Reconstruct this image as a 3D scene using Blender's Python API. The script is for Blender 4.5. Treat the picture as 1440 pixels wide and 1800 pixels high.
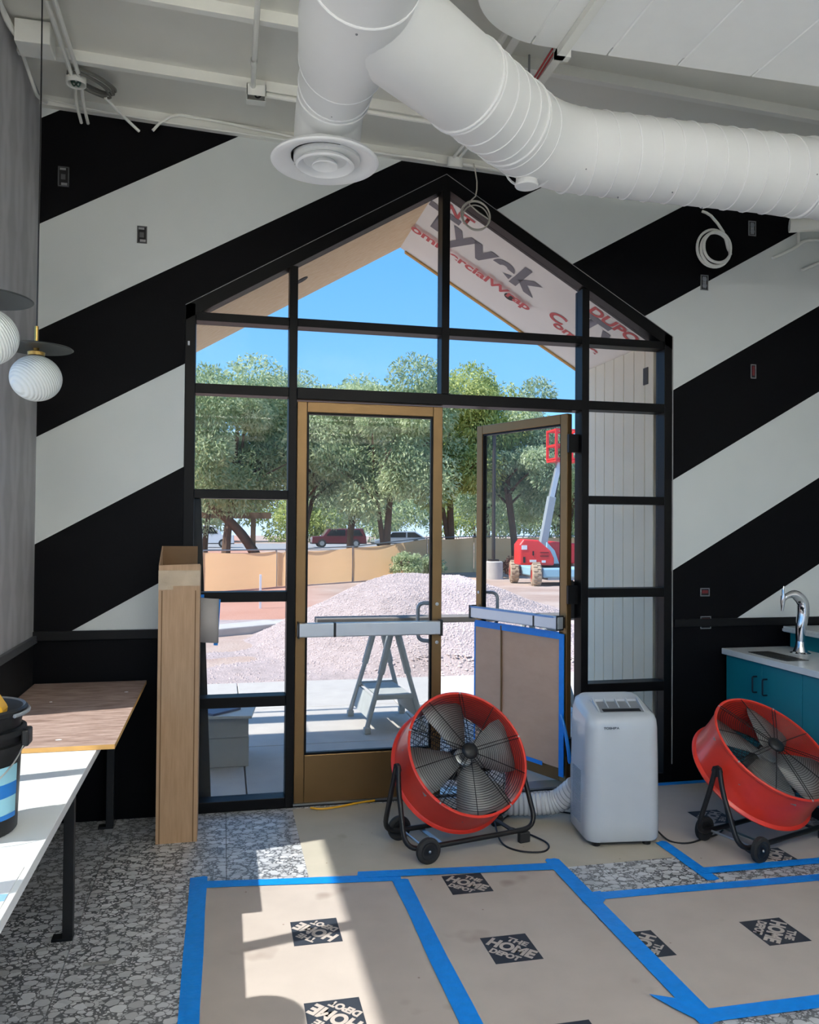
import bpy, bmesh, math, random
import numpy as np
from mathutils import Vector, Matrix
for o in list(bpy.data.objects): bpy.data.objects.remove(o)
scene = bpy.context.scene
COL = scene.collection
rnd = random.Random(7)
PI = math.pi

# ------------------------------------------------------------------ camera
def look(yaw, pit, rol):
    f = Vector((math.sin(yaw)*math.cos(pit), math.cos(yaw)*math.cos(pit), math.sin(pit)))
    r = Vector((math.cos(yaw), -math.sin(yaw), 0)); u = r.cross(f)
    c, s = math.cos(rol), math.sin(rol)
    R_, U_ = r*c+u*s, u*c-r*s
    return Matrix((R_, U_, -f)).transposed()
cam = bpy.data.cameras.new('camera'); cam.sensor_fit = 'HORIZONTAL'; cam.sensor_width = 36
cam.lens = 1439.5/1440*36; cam.shift_y = 2.3/1440; cam.clip_start = .05; cam.clip_end = 400
co = bpy.data.objects.new('camera', cam); COL.objects.link(co)
co.matrix_world = Matrix.Translation((0.1362, -4.9722, 1.6906)) @ look(.2232, .0164, .0077).to_4x4()
scene.camera = co
# ------------------------------------------------------------------ world, sun, exposure
SUN_E, SKY = 3.7, 1.0
w = bpy.data.worlds.new('sky'); scene.world = w; w.use_nodes = True
nt = w.node_tree; nt.nodes.clear()
tc = nt.nodes.new('ShaderNodeTexCoord'); sp = nt.nodes.new('ShaderNodeSeparateXYZ')
mp = nt.nodes.new('ShaderNodeMapRange'); mp.inputs[1].default_value = -.02; mp.inputs[2].default_value = 1
cr = nt.nodes.new('ShaderNodeValToRGB'); bg = nt.nodes.new('ShaderNodeBackground'); wo = nt.nodes.new('ShaderNodeOutputWorld')
nt.links.new(tc.outputs['Generated'], sp.inputs[0]); nt.links.new(sp.outputs[2], mp.inputs[0]); nt.links.new(mp.outputs[0], cr.inputs[0])
nt.links.new(cr.outputs[0], bg.inputs[0]); nt.links.new(bg.outputs[0], wo.inputs[0])
els = cr.color_ramp.elements
els[0].position = 0; els[0].color = (.50, .66, .86, 1)
els[1].position = 1; els[1].color = (.085, .21, .50, 1)
e = els.new(.14); e.color = (.165, .40, .75, 1)
e = els.new(.32); e.color = (.10, .31, .66, 1)
bg.inputs[1].default_value = SKY
sun = bpy.data.lights.new('sun', 'SUN'); sun.energy = SUN_E; sun.angle = math.radians(.55); sun.color = (1, .965, .91)
so = bpy.data.objects.new('sun', sun); COL.objects.link(so)
so.rotation_euler = Vector((.765, .162, -1)).to_track_quat('-Z', 'Y').to_euler(); so.location = (-6, -3, 8)
vs = scene.view_settings; vs.view_transform = 'Standard'; vs.look = 'None'; vs.exposure = 1.15; vs.gamma = 1; vs.use_curve_mapping = False
try:
    scene.cycles.max_bounces = 8; scene.cycles.diffuse_bounces = 5; scene.cycles.glossy_bounces = 3; scene.cycles.transparent_max_bounces = 16
    scene.cycles.sample_clamp_indirect = 6
except Exception: pass

# ------------------------------------------------------------------ materials
def lin(c):
    return tuple(((x/255)/12.92 if x/255 <= .04045 else ((x/255+.055)/1.055)**2.4) for x in c)
MATS = {}
def pm(name, rgb, rough=.5, metal=0, var=.06, scale=14, bump=0, bscale=60, coat=0, stretch=(1, 1, 1), spec=.5):
    if name in MATS: return MATS[name]
    m = bpy.data.materials.new(name); m.use_nodes = True; n = m.node_tree.nodes; l = m.node_tree.links
    b = n['Principled BSDF']; c = lin(rgb)
    tcn = n.new('ShaderNodeTexCoord'); mpn = n.new('ShaderNodeMapping'); mpn.inputs['Scale'].default_value = stretch
    l.new(tcn.outputs['Object'], mpn.inputs[0])
    nz = n.new('ShaderNodeTexNoise'); nz.inputs['Scale'].default_value = scale; nz.inputs['Detail'].default_value = 4
    l.new(mpn.outputs[0], nz.inputs[0])
    mx = n.new('ShaderNodeMix'); mx.data_type = 'RGBA'
    mx.inputs[6].default_value = (*[x*(1-var*1.6) for x in c], 1); mx.inputs[7].default_value = (*[min(1, x*(1+var*1.6)) for x in c], 1)
    l.new(nz.outputs['Fac'], mx.inputs[0]); l.new(mx.outputs[2], b.inputs['Base Color'])
    b.inputs['Roughness'].default_value = rough; b.inputs['Metallic'].default_value = metal
    b.inputs['Specular IOR Level'].default_value = spec
    if coat: b.inputs['Coat Weight'].default_value = coat; b.inputs['Coat Roughness'].default_value = .08
    if bump:
        n2 = n.new('ShaderNodeTexNoise'); n2.inputs['Scale'].default_value = bscale; n2.inputs['Detail'].default_value = 3
        l.new(mpn.outputs[0], n2.inputs[0])
        bp = n.new('ShaderNodeBump'); bp.inputs['Strength'].default_value = bump; bp.inputs['Distance'].default_value = .02
        l.new(n2.outputs['Fac'], bp.inputs['Height']); l.new(bp.outputs[0], b.inputs['Normal'])
    MATS[name] = m; return m
def nodes(m): return m.node_tree.nodes, m.node_tree.links
def mth(n, l, op, a, b=None, c=None):
    x = n.new('ShaderNodeMath'); x.operation = op
    for i, v in enumerate((a, b, c)):
        if v is None: continue
        if isinstance(v, (int, float)): x.inputs[i].default_value = v
        else: l.new(v, x.inputs[i])
    return x.outputs[0]
def mixc(n, l, fac, a, b):
    x = n.new('ShaderNodeMix'); x.data_type = 'RGBA'
    if isinstance(fac, (int, float)): x.inputs[0].default_value = fac
    else: l.new(fac, x.inputs[0])
    for i, v in ((6, a), (7, b)):
        if isinstance(v, tuple): x.inputs[i].default_value = (*v[:3], 1)
        else: l.new(v, x.inputs[i])
    return x.outputs[2]
def raw(name, rough=.6):
    m = bpy.data.materials.new(name); m.use_nodes = True; MATS[name] = m
    n, l = nodes(m); b = n['Principled BSDF']; b.inputs['Roughness'].default_value = rough
    t = n.new('ShaderNodeTexCoord'); return m, n, l, b, t
def glass(name, tint, refl=.04, haze=.03):
    m = bpy.data.materials.new(name); m.use_nodes = True; n, l = nodes(m); n.clear()
    out = n.new('ShaderNodeOutputMaterial'); tr = n.new('ShaderNodeBsdfTransparent'); tr.inputs[0].default_value = (*tint, 1)
    gl = n.new('ShaderNodeBsdfGlossy'); gl.inputs['Roughness'].default_value = .02
    df = n.new('ShaderNodeBsdfDiffuse'); df.inputs[0].default_value = (.7, .72, .7, 1)
    lw = n.new('ShaderNodeLayerWeight'); lw.inputs[0].default_value = .5
    f = mth(n, l, 'POWER', lw.outputs['Facing'], 5.0); f = mth(n, l, 'MULTIPLY_ADD', f, .75, refl)
    tcn = n.new('ShaderNodeTexCoord'); nz = n.new('ShaderNodeTexNoise'); nz.inputs['Scale'].default_value = 5; nz.inputs['Detail'].default_value = 5
    l.new(tcn.outputs['Object'], nz.inputs[0]); h = mth(n, l, 'MULTIPLY', nz.outputs['Fac'], haze)
    m1 = n.new('ShaderNodeMixShader'); m2 = n.new('ShaderNodeMixShader')
    l.new(h, m1.inputs[0]); l.new(tr.outputs[0], m1.inputs[1]); l.new(df.outputs[0], m1.inputs[2])
    l.new(f, m2.inputs[0]); l.new(m1.outputs[0], m2.inputs[1]); l.new(gl.outputs[0], m2.inputs[2])
    l.new(m2.outputs[0], out.inputs[0]); MATS[name] = m; return m
GLASS = glass('storefront_glass', (.90, .903, .90), .005, .02); DGLASS = glass('door_glass', (.895, .90, .897), .006, .04); WGLASS = glass('clear_window_glass', (.92, .93, .93), .03, .01)

def stripes_mat():
    m, n, l, b, t = raw('striped_wall_paint', .55); b.inputs['Specular IOR Level'].default_value = .12
    s = n.new('ShaderNodeSeparateXYZ'); l.new(t.outputs['Object'], s.inputs[0])
    v = mth(n, l, 'MULTIPLY_ADD', s.outputs[0], -.568, s.outputs[2])
    k = mth(n, l, 'DIVIDE', mth(n, l, 'SUBTRACT', 3.905, v), .606*2)
    fr = mth(n, l, 'FRACT', mth(n, l, 'ADD', k, 10))
    white = mth(n, l, 'LESS_THAN', fr, .5)
    up = mth(n, l, 'GREATER_THAN', s.outputs[2], 1.085)
    w_ = mth(n, l, 'MULTIPLY', white, up)
    nz = n.new('ShaderNodeTexNoise'); nz.inputs['Scale'].default_value = 3; l.new(t.outputs['Object'], nz.inputs[0])
    wh = mixc(n, l, nz.outputs['Fac'], lin((205, 211, 209)), lin((215, 219, 217)))
    l.new(mixc(n, l, w_, lin((5, 5, 8)), wh), b.inputs['Base Color'])
    n2 = n.new('ShaderNodeTexNoise'); n2.inputs['Scale'].default_value = 90; l.new(t.outputs['Object'], n2.inputs[0])
    bp = n.new('ShaderNodeBump'); bp.inputs['Strength'].default_value = .05; bp.inputs['Distance'].default_value = .01
    l.new(n2.outputs['Fac'], bp.inputs['Height']); l.new(bp.outputs[0], b.inputs['Normal']); return m
def wallpaper_mat():
    m, n, l, b, t = raw('grey_ogee_wallpaper', .7)
    s = n.new('ShaderNodeSeparateXYZ'); l.new(t.outputs['Object'], s.inputs[0])
    a = mth(n, l, 'SINE', mth(n, l, 'MULTIPLY', s.outputs[2], 2*PI/.9))
    w1 = mth(n, l, 'SINE', mth(n, l, 'MULTIPLY_ADD', s.outputs[1], 2*PI/.27, mth(n, l, 'MULTIPLY', a, 1.3)))
    w2 = mth(n, l, 'SINE', mth(n, l, 'MULTIPLY_ADD', s.outputs[1], 2*PI/.27, mth(n, l, 'MULTIPLY', a, -1.3)))
    w_ = mth(n, l, 'MAXIMUM', w1, w2)
    f = n.new('ShaderNodeMapRange'); f.inputs[1].default_value = .2; f.inputs[2].default_value = 1; l.new(w_, f.inputs[0])
    nz = n.new('ShaderNodeTexNoise'); nz.inputs['Scale'].default_value = 9; nz.inputs['Detail'].default_value = 6; l.new(t.outputs['Object'], nz.inputs[0])
    f2 = mth(n, l, 'MULTIPLY_ADD', f.outputs[0], .4, mth(n, l, 'MULTIPLY', nz.outputs['Fac'], .5))
    c = mixc(n, l, f2, lin((158, 158, 160)), lin((196, 196, 198)))
    dn = mth(n, l, 'LESS_THAN', s.outputs[2], 1.06)
    l.new(mixc(n, l, dn, c, lin((6, 6, 9))), b.inputs['Base Color']); return m
def terrazzo_mat():
    m, n, l, b, t = raw('terrazzo', .38)
    geo = n.new('ShaderNodeNewGeometry'); mpn = n.new('ShaderNodeMapping'); mpn.inputs['Scale'].default_value = (1, 1.25, 1)
    l.new(geo.outputs['Position'], mpn.inputs[0])
    nz = n.new('ShaderNodeTexNoise'); nz.inputs['Scale'].default_value = 26; l.new(mpn.outputs[0], nz.inputs[0])
    ds = n.new('ShaderNodeVectorMath'); ds.operation = 'MULTIPLY_ADD'; ds.inputs[1].default_value = (.03, .03, 0)
    l.new(nz.outputs['Color'], ds.inputs[0]); l.new(mpn.outputs[0], ds.inputs[2])
    def vor(sc, off):
        v = n.new('ShaderNodeTexVoronoi'); v.voronoi_dimensions = '2D'; v.feature = 'F1'; v.inputs['Scale'].default_value = sc
        ad = n.new('ShaderNodeVectorMath'); ad.operation = 'ADD'; ad.inputs[1].default_value = (off, off*.7, 0); l.new(ds.outputs[0], ad.inputs[0]); l.new(ad.outputs[0], v.inputs['Vector'])
        q = n.new('ShaderNodeSeparateColor'); l.new(v.outputs['Color'], q.inputs[0]); return v, q
    (v1, sc), (v2, q2), (v3, q3) = vor(16, 0), vor(31, 3.3), vor(66, 7.1)
    def chips(v, q, base, rng_): return mth(n, l, 'SUBTRACT', mth(n, l, 'MULTIPLY_ADD', q.outputs[0], rng_, base), v.outputs['Distance'])
    d1, d2, d3 = chips(v1, sc, .20, .26), chips(v2, q2, .16, .26), chips(v3, q3, .12, .26)
    b1 = mth(n, l, 'GREATER_THAN', d1, 0.0); g1 = mth(n, l, 'LESS_THAN', d1, -.05)
    b2 = mth(n, l, 'MULTIPLY', mth(n, l, 'GREATER_THAN', d2, 0.0), g1); g2 = mth(n, l, 'MULTIPLY', mth(n, l, 'LESS_THAN', d2, -.07), g1)
    b3 = mth(n, l, 'MULTIPLY', mth(n, l, 'GREATER_THAN', d3, 0.0), g2)
    ch = mth(n, l, 'MAXIMUM', b1, mth(n, l, 'MAXIMUM', b2, b3))
    chip = mixc(n, l, sc.outputs[2], lin((172, 174, 177)), lin((206, 208, 211)))
    l.new(mixc(n, l, ch, lin((102, 104, 106)), chip), b.inputs['Base Color']); return m
def ply_mat(name, a, bcol, sc=3, st=(1, 12, 12), rough=.7):
    m, n, l, b, t = raw(name, rough)
    mpn = n.new('ShaderNodeMapping'); mpn.inputs['Scale'].default_value = st; l.new(t.outputs['Object'], mpn.inputs[0])
    nz = n.new('ShaderNodeTexNoise'); nz.inputs['Scale'].default_value = sc; nz.inputs['Detail'].default_value = 7; nz.inputs['Roughness'].default_value = .65; l.new(mpn.outputs[0], nz.inputs[0])
    f = n.new('ShaderNodeMapRange'); f.inputs[1].default_value = .35; f.inputs[2].default_value = .68; l.new(nz.outputs['Fac'], f.inputs[0])
    l.new(mixc(n, l, f.outputs[0], lin(a), lin(bcol)), b.inputs['Base Color']); return m
def paper_mat(name, a, bcol, stain):
    m, n, l, b, t = raw(name, .8); b.inputs['Specular IOR Level'].default_value = .25
    nz = n.new('ShaderNodeTexNoise'); nz.inputs['Scale'].default_value = 5; nz.inputs['Detail'].default_value = 8; l.new(t.outputs['Object'], nz.inputs[0])
    c = mixc(n, l, nz.outputs['Fac'], lin(a), lin(bcol))
    n2 = n.new('ShaderNodeTexNoise'); n2.inputs['Scale'].default_value = 2.3; n2.inputs['Detail'].default_value = 3; l.new(t.outputs['Object'], n2.inputs[0])
    f = n.new('ShaderNodeMapRange'); f.inputs[1].default_value = .66; f.inputs[2].default_value = .72; l.new(n2.outputs['Fac'], f.inputs[0])
    n3 = n.new('ShaderNodeTexVoronoi'); n3.inputs['Scale'].default_value = 9; l.new(t.outputs['Object'], n3.inputs['Vector'])
    sp_ = mth(n, l, 'LESS_THAN', n3.outputs['Distance'], .045)
    f2 = mth(n, l, 'MAXIMUM', mth(n, l, 'MULTIPLY', f.outputs[0], .35), mth(n, l, 'MULTIPLY', sp_, .5))
    l.new(mixc(n, l, f2, c, lin(stain)), b.inputs['Base Color'])
    bp = n.new('ShaderNodeBump'); bp.inputs['Strength'].default_value = .12; bp.inputs['Distance'].default_value = .02
    l.new(nz.outputs['Fac'], bp.inputs['Height']); l.new(bp.outputs[0], b.inputs['Normal']); return m
def leaf_mat(name, a, bcol):
    m, n, l, b, t = raw(name, .55)
    at = n.new('ShaderNodeAttribute'); at.attribute_name = 'tone'
    c = mixc(n, l, at.outputs['Fac'], lin(a), lin(bcol)); l.new(c, b.inputs['Base Color'])
    tr = n.new('ShaderNodeBsdfTranslucent'); l.new(c, tr.inputs[0]); ms = n.new('ShaderNodeMixShader'); ms.inputs[0].default_value = .45
    out = n['Material Output']; l.new(b.outputs[0], ms.inputs[1]); l.new(tr.outputs[0], ms.inputs[2]); l.new(ms.outputs[0], out.inputs[0]); return m
def ground_mat():
    m, n, l, b, t = raw('desert_dirt', .95)
    nz = n.new('ShaderNodeTexNoise'); nz.inputs['Scale'].default_value = .35; nz.inputs['Detail'].default_value = 9; nz.inputs['Roughness'].default_value = .7; l.new(t.outputs['Object'], nz.inputs[0])
    f = n.new('ShaderNodeMapRange'); f.inputs[1].default_value = .38; f.inputs[2].default_value = .62; l.new(nz.outputs['Fac'], f.inputs[0])
    n2 = n.new('ShaderNodeTexNoise'); n2.inputs['Scale'].default_value = 30; n2.inputs['Detail'].default_value = 6; l.new(t.outputs['Object'], n2.inputs[0])
    c = mixc(n, l, f.outputs[0], lin((172, 146, 130)), lin((202, 184, 170)))
    s = n.new('ShaderNodeSeparateXYZ'); l.new(t.outputs['Object'], s.inputs[0])
    oy = n.new('ShaderNodeMapRange'); oy.inputs[1].default_value = 9.0; oy.inputs[2].default_value = 10.5; l.new(s.outputs[1], oy.inputs[0])
    ox = n.new('ShaderNodeMapRange'); ox.inputs[1].default_value = 3.5; ox.inputs[2].default_value = 1.5; l.new(s.outputs[0], ox.inputs[0])
    c = mixc(n, l, mth(n, l, 'MULTIPLY', mth(n, l, 'MULTIPLY', oy.outputs[0], ox.outputs[0]), .7), c, lin((204, 134, 104)))
    c = mixc(n, l, mth(n, l, 'MULTIPLY', n2.outputs['Fac'], .45), c, lin((150, 118, 104)))
    l.new(c, b.inputs['Base Color'])
    bp = n.new('ShaderNodeBump'); bp.inputs['Strength'].default_value = .5; bp.inputs['Distance'].default_value = .04; l.new(n2.outputs['Fac'], bp.inputs['Height']); l.new(bp.outputs[0], b.inputs['Normal']); return m
STRIPES = stripes_mat(); WALLP = wallpaper_mat(); TERR = terrazzo_mat()
CEIL = pm('ceiling_paint', (222, 222, 213), .8, var=.04, scale=3)
LIGHTC = pm('painted_conduit', (230, 231, 224), .55, var=.03)
DUCT = pm('duct_paint', (228, 230, 228), .5, var=.03, scale=4)
DUCTS = pm('duct_seam_paint', (238, 240, 239), .45, var=.02)
BLK = pm('black_aluminium', (6, 6, 7), .42, var=.08, spec=.18)
BLKP = pm('black_trim_paint', (9, 10, 12), .5, var=.06, spec=.25)
BRONZE = pm('bronze_door_metal', (132, 104, 68), .38, .75, var=.07, scale=5)
STEEL = pm('brushed_steel', (176, 180, 182), .33, .9, var=.05, stretch=(1, 30, 30))
ALU = pm('satin_aluminium', (196, 202, 208), .35, .6, var=.03)
CHROME = pm('chrome', (220, 222, 225), .06, 1, var=.01)
BRASS = pm('brass', (190, 155, 88), .28, 1, var=.04)
BLACKP = pm('black_plastic', (20, 21, 23), .45, var=.08)
RUBBER = pm('rubber', (38, 38, 38), .8, var=.1)
RED = pm('red_drum_paint', (226, 56, 40), .36, var=.04, coat=.3)
WHITEP = pm('white_plastic', (188, 194, 200), .22, var=.015, coat=.4)
BLUET = pm('blue_tape', (0, 134, 230), .5, var=.09, scale=25, bump=.15)
BLUETL = pm('pale_blue_tape', (120, 160, 215), .5, var=.08)
CARD = ply_mat('corrugated_cardboard', (168, 136, 104), (184, 152, 120), 4, (14, 14, 1), .8)
CARDIN = pm('cardboard_inside', (120, 92, 64), .85, var=.08)
CARDD = ply_mat('cardboard_sheet', (196, 160, 134), (204, 168, 142), 2, (2, 2, 5), .8)
CTAPE = pm('clear_packing_tape', (188, 168, 140), .18, var=.12, scale=9, bump=.3, bscale=25, coat=.5)
PAPERA = paper_mat('builder_paper', (168, 158, 151), (186, 176, 168), (96, 70, 52))
PAPERK = paper_mat('kraft_paper', (168, 162, 148), (188, 181, 166), (120, 104, 80))
INK = pm('printed_ink', (42, 48, 58), .7, var=.1)
TOPW = pm('white_laminate', (226, 230, 230), .3, var=.01)
BOARD = ply_mat('stained_plywood_face', (122, 98, 88), (182, 160, 150), 5, (1.5, 9, 9), .6)
BOARDE = pm('plywood_edge', (206, 160, 92), .7, var=.1)
TEAL = pm('teal_cabinet_paint', (14, 122, 138), .42, var=.03)
QUARTZ = pm('white_quartz', (214, 220, 222), .22, var=.03, scale=30)
DARKM = pm('dark_handle_metal', (18, 40, 56), .4, .4, var=.05)
GLOBE = None
FOG = pm('opal_glass', (226, 232, 230), .35, var=.01)
DISC = pm('dark_metal_disc', (66, 70, 70), .42, .4, var=.05)
CONC = pm('sidewalk_concrete', (184, 178, 170), .9, var=.08, scale=6, bump=.2, bscale=120)
CURB = pm('curb_concrete', (186, 180, 172), .9, var=.1, scale=4)
GRAVEL = pm('pink_gravel', (172, 156, 151), .9, var=.22, scale=7, bump=.8, bscale=35)
STONE = pm('pink_gravel_stone', (188, 172, 167), .9, var=.26, scale=4)
DIRT = ground_mat()
TAN = pm('tan_windscreen_fabric', (238, 196, 148), .8, var=.07, scale=2, bump=.6, bscale=2.2, stretch=(.35, .35, 3))
n, l = nodes(TAN); b = n['Principled BSDF']; tr = n.new('ShaderNodeBsdfTranslucent'); tr.inputs[0].default_value = (*lin((244, 204, 156)), 1); ms = n.new('ShaderNodeMixShader'); ms.inputs[0].default_value = .55
l.new(b.outputs[0], ms.inputs[1]); l.new(tr.outputs[0], ms.inputs[2]); l.new(ms.outputs[0], n['Material Output'].inputs[0])
SIDING = pm('cream_siding_paint', (244, 234, 208), .7, var=.03, scale=5)
PLY = ply_mat('plywood_soffit', (232, 196, 152), (244, 216, 178), 2.5, (1, 14, 14), .75)
WRAP = pm('white_house_wrap', (246, 240, 232), .6, var=.05, scale=2.5, bump=.25, bscale=5)
WRAPR = pm('wrap_red_print', (212, 92, 92), .7, var=.08); WRAPG = pm('wrap_grey_print', (126, 122, 128), .7, var=.06)
BARK = pm('tree_bark', (96, 76, 60), .9, var=.2, scale=5, bump=.6, bscale=12)
LEAF1 = leaf_mat('olive_leaves', (124, 150, 106), (214, 224, 178)); LEAF2 = leaf_mat('bright_leaves', (122, 144, 78), (214, 220, 138)); LEAF3 = leaf_mat('grey_green_leaves', (124, 150, 114), (208, 220, 182))
LRED = pm('lift_red_paint', (222, 52, 52), .4, var=.04); LGREY = pm('lift_grey_paint', (150, 160, 166), .45, var=.06); LBLUE = pm('lift_pale_blue_paint', (150, 190, 205), .45, var=.05)
TIRE = pm('tan_tire', (168, 150, 128), .9, var=.12)
CARW = pm('white_car_paint', (228, 232, 236), .25, var=.01, coat=.6); CARR = pm('maroon_car_paint', (96, 26, 36), .25, var=.02, coat=.6); CARS = pm('silver_car_paint', (170, 176, 182), .25, .3, var=.02, coat=.6)
CGLASS = pm('dark_car_glass', (24, 30, 36), .08, var=.02)
ASPH = pm('street_asphalt', (150, 148, 146), .9, var=.06, scale=1)
YEL = pm('yellow_plastic', (236, 178, 40), .4, var=.05)
GREYP = pm('grey_plastic', (128, 134, 140), .45, var=.05)
LABELB = pm('blue_bucket_label', (40, 120, 200), .4, var=.04); LABELP = pm('pale_bucket_label', (150, 205, 222), .4, var=.04)
REDW = pm('red_wire_insulation', (170, 40, 44), .5, var=.04)
CABLE = pm('grey_cable', (186, 182, 170), .5, var=.06)
HOLE_SHADE = pm('hole_shade', (12, 12, 13), .7, var=.1)  # near-black that stands for the shade inside holes and slots
METALBOX = pm('galvanised_box', (150, 152, 154), .4, .7, var=.1)
BLADE = pm('galvanised_blade', (140, 141, 140), .45, .3, var=.06)
GRILLE = pm('black_wire', (22, 22, 23), .4, .3, var=.05)
GREYSAW = pm('dusty_grey_plastic', (168, 170, 166), .65, var=.12)
WHITE = pm('white_paper', (224, 226, 228), .7, var=.02)
TILEB = pm('slate_blue_tile', (92, 100, 124), .5, var=.06)
BOXW = pm('pale_carton', (178, 178, 172), .75, var=.05)
BLKB = pm('black_board', (26, 27, 30), .6, var=.2, scale=3)

# ------------------------------------------------------------------ mesh helpers
ORG = {}
class MB:
    def __init__(s): s.v = []; s.f = []; s.mi = []; s.cur = 0
    def add(s, vs_, fs):
        o = len(s.v); s.v += [tuple(x) for x in vs_]
        for f in fs: s.f.append(tuple(o+i for i in f)); s.mi.append(s.cur)
        return s
    def box(s, a, b, M=None):
        x0, y0, z0 = a; x1, y1, z1 = b
        v = [Vector(q) for q in ((x0,y0,z0),(x1,y0,z0),(x1,y1,z0),(x0,y1,z0),(x0,y0,z1),(x1,y0,z1),(x1,y1,z1),(x0,y1,z1))]
        if M is not None: v = [M @ q for q in v]
        return s.add(v, [(0,3,2,1),(4,5,6,7),(0,1,5,4),(1,2,6,5),(2,3,7,6),(3,0,4,7)])
    def prism(s, poly, axis, a, b):
        # poly: 2-d outline in the plane normal to axis ('x': (y,z), 'y': (x,z), 'z': (x,y))
        def P3(q, h): return {'x': (h, q[0], q[1]), 'y': (q[0], h, q[1]), 'z': (q[0], q[1], h)}[axis]
        n = len(poly); v = [P3(q, a) for q in poly]+[P3(q, b) for q in poly]
        return s.add(v, [tuple(range(n))[::-1], tuple(range(n, 2*n))]+[(i, (i+1) % n, n+(i+1) % n, n+i) for i in range(n)])
    def tube(s, path, r, n=8, closed=False, caps=True):
        path = [Vector(q) for q in path]; m = len(path); rs = r if isinstance(r, (list, tuple)) else [r]*m
        T = []
        for i in range(m):
            a = path[(i-1) % m] if closed else path[max(i-1, 0)]; b = path[(i+1) % m] if closed else path[min(i+1, m-1)]
            d = b-a; T.append(d.normalized() if d.length > 1e-9 else Vector((0, 0, 1)))
        ref = Vector((0, 0, 1)) if abs(T[0].z) < .9 else Vector((1, 0, 0))
        N = (ref-T[0]*ref.dot(T[0])).normalized(); vs_ = []
        for i in range(m):
            N = (N-T[i]*N.dot(T[i])); N = N.normalized() if N.length > 1e-6 else T[i].orthogonal().normalized(); B = T[i].cross(N)
            vs_ += [path[i]+(N*math.cos(2*PI*k/n)+B*math.sin(2*PI*k/n))*rs[i] for k in range(n)]
        fs = []
        for i in range(m if closed else m-1):
            j = (i+1) % m
            fs += [(i*n+k, i*n+(k+1) % n, j*n+(k+1) % n, j*n+k) for k in range(n)]
        if caps and not closed: fs += [tuple(range(n))[::-1], tuple((m-1)*n+k for k in range(n))]
        return s.add(vs_, fs)
    def lathe(s, prof, n=32, M=None, cap=False):
        vs_ = []
        for r, z in prof: vs_ += [Vector((r*math.cos(2*PI*k/n), r*math.sin(2*PI*k/n), z)) for k in range(n)]
        if M is not None: vs_ = [M @ q for q in vs_]
        m = len(prof); fs = [(i*n+k, i*n+(k+1) % n, (i+1)*n+(k+1) % n, (i+1)*n+k) for i in range(m-1) for k in range(n)]
        if cap: fs += [tuple(range(n))[::-1], tuple((m-1)*n+k for k in range(n))]
        return s.add(vs_, fs)
    def sphere(s, c, r, nu=20, nv=12):
        return s.lathe([(max(1e-4, math.sin(PI*i/nv))*r[0], -math.cos(PI*i/nv)*r[2]) for i in range(nv+1)], nu, Matrix.Translation(c) @ Matrix.Diagonal((1, r[1]/r[0], 1, 1)))
    def obj(s, name, mat, parent=None, smooth=False, bevel=0, seg=2, **kw):
        me = bpy.data.meshes.new(name); og = Vector((0, 0, 0))
        if parent is not None: og = ORG.get(parent.name, og)
        me.from_pydata([(a-og.x, b-og.y, c-og.z) for a, b, c in s.v], [], s.f)
        mats = mat if isinstance(mat, (list, tuple)) else [mat]
        for q in mats: me.materials.append(q)
        if len(mats) > 1: me.polygons.foreach_set('material_index', s.mi)
        bm = bmesh.new(); bm.from_mesh(me); bmesh.ops.recalc_face_normals(bm, faces=bm.faces); bm.to_mesh(me); bm.free()
        if smooth:
            me.polygons.foreach_set('use_smooth', [True]*len(me.polygons))
            try: me.set_sharp_from_angle(angle=math.radians(38))
            except Exception: pass
        o = bpy.data.objects.new(name, me); COL.objects.link(o)
        if parent is not None: o.parent = parent; ORG[o.name] = og
        if bevel:
            b = o.modifiers.new('bevel', 'BEVEL'); b.width = bevel; b.segments = seg; b.limit_method = 'ANGLE'; b.angle_limit = math.radians(40)
        for k, q in kw.items(): o[k] = q
        return o
def thing(name, label, cat, loc=(0, 0, 0), rotz=0, group=None, local=False, kind=None):
    o = bpy.data.objects.new(name, None); COL.objects.link(o); o.empty_display_size = .1
    o.location = loc; o.rotation_euler = (0, 0, rotz); o['label'] = label; o['category'] = cat
    if group: o['group'] = group
    if kind: o['kind'] = kind
    ORG[o.name] = Vector((0, 0, 0)) if local else Vector(loc)
    return o
def tag(o, label, cat, group=None, kind=None):
    o['label'] = label; o['category'] = cat
    if group: o['group'] = group
    if kind: o['kind'] = kind
    return o
def struct(o): o['kind'] = 'structure'; return o
def copy_tree(o, parent=None):
    c = o.copy(); COL.objects.link(c)
    if parent is not None: c.parent = parent
    for ch in list(o.children): copy_tree(ch, c)
    return c
def B(a, b): return MB().box(a, b)
def letters(txt, size, M, name, mat, parent, xs=1.0, align='CENTER', bold=0.0):
    cu = bpy.data.curves.new('t', 'FONT'); cu.body = txt; cu.size = size; cu.align_x = align; cu.align_y = 'CENTER'; cu.offset = bold
    t = bpy.data.objects.new('t', cu); COL.objects.link(t)
    bpy.context.view_layer.update()
    me = bpy.data.meshes.new_from_object(t.evaluated_get(bpy.context.evaluated_depsgraph_get()))
    bpy.data.objects.remove(t); bpy.data.curves.remove(cu)
    og = ORG.get(parent.name, Vector((0, 0, 0))) if parent else Vector((0, 0, 0))
    me.transform(Matrix.Translation(-og) @ M @ Matrix.Diagonal((xs, 1, 1, 1))); me.name = name
    me.materials.clear(); me.materials.append(mat)
    o = bpy.data.objects.new(name, me); COL.objects.link(o)
    if parent: o.parent = parent; ORG[o.name] = og
    return o
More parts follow.
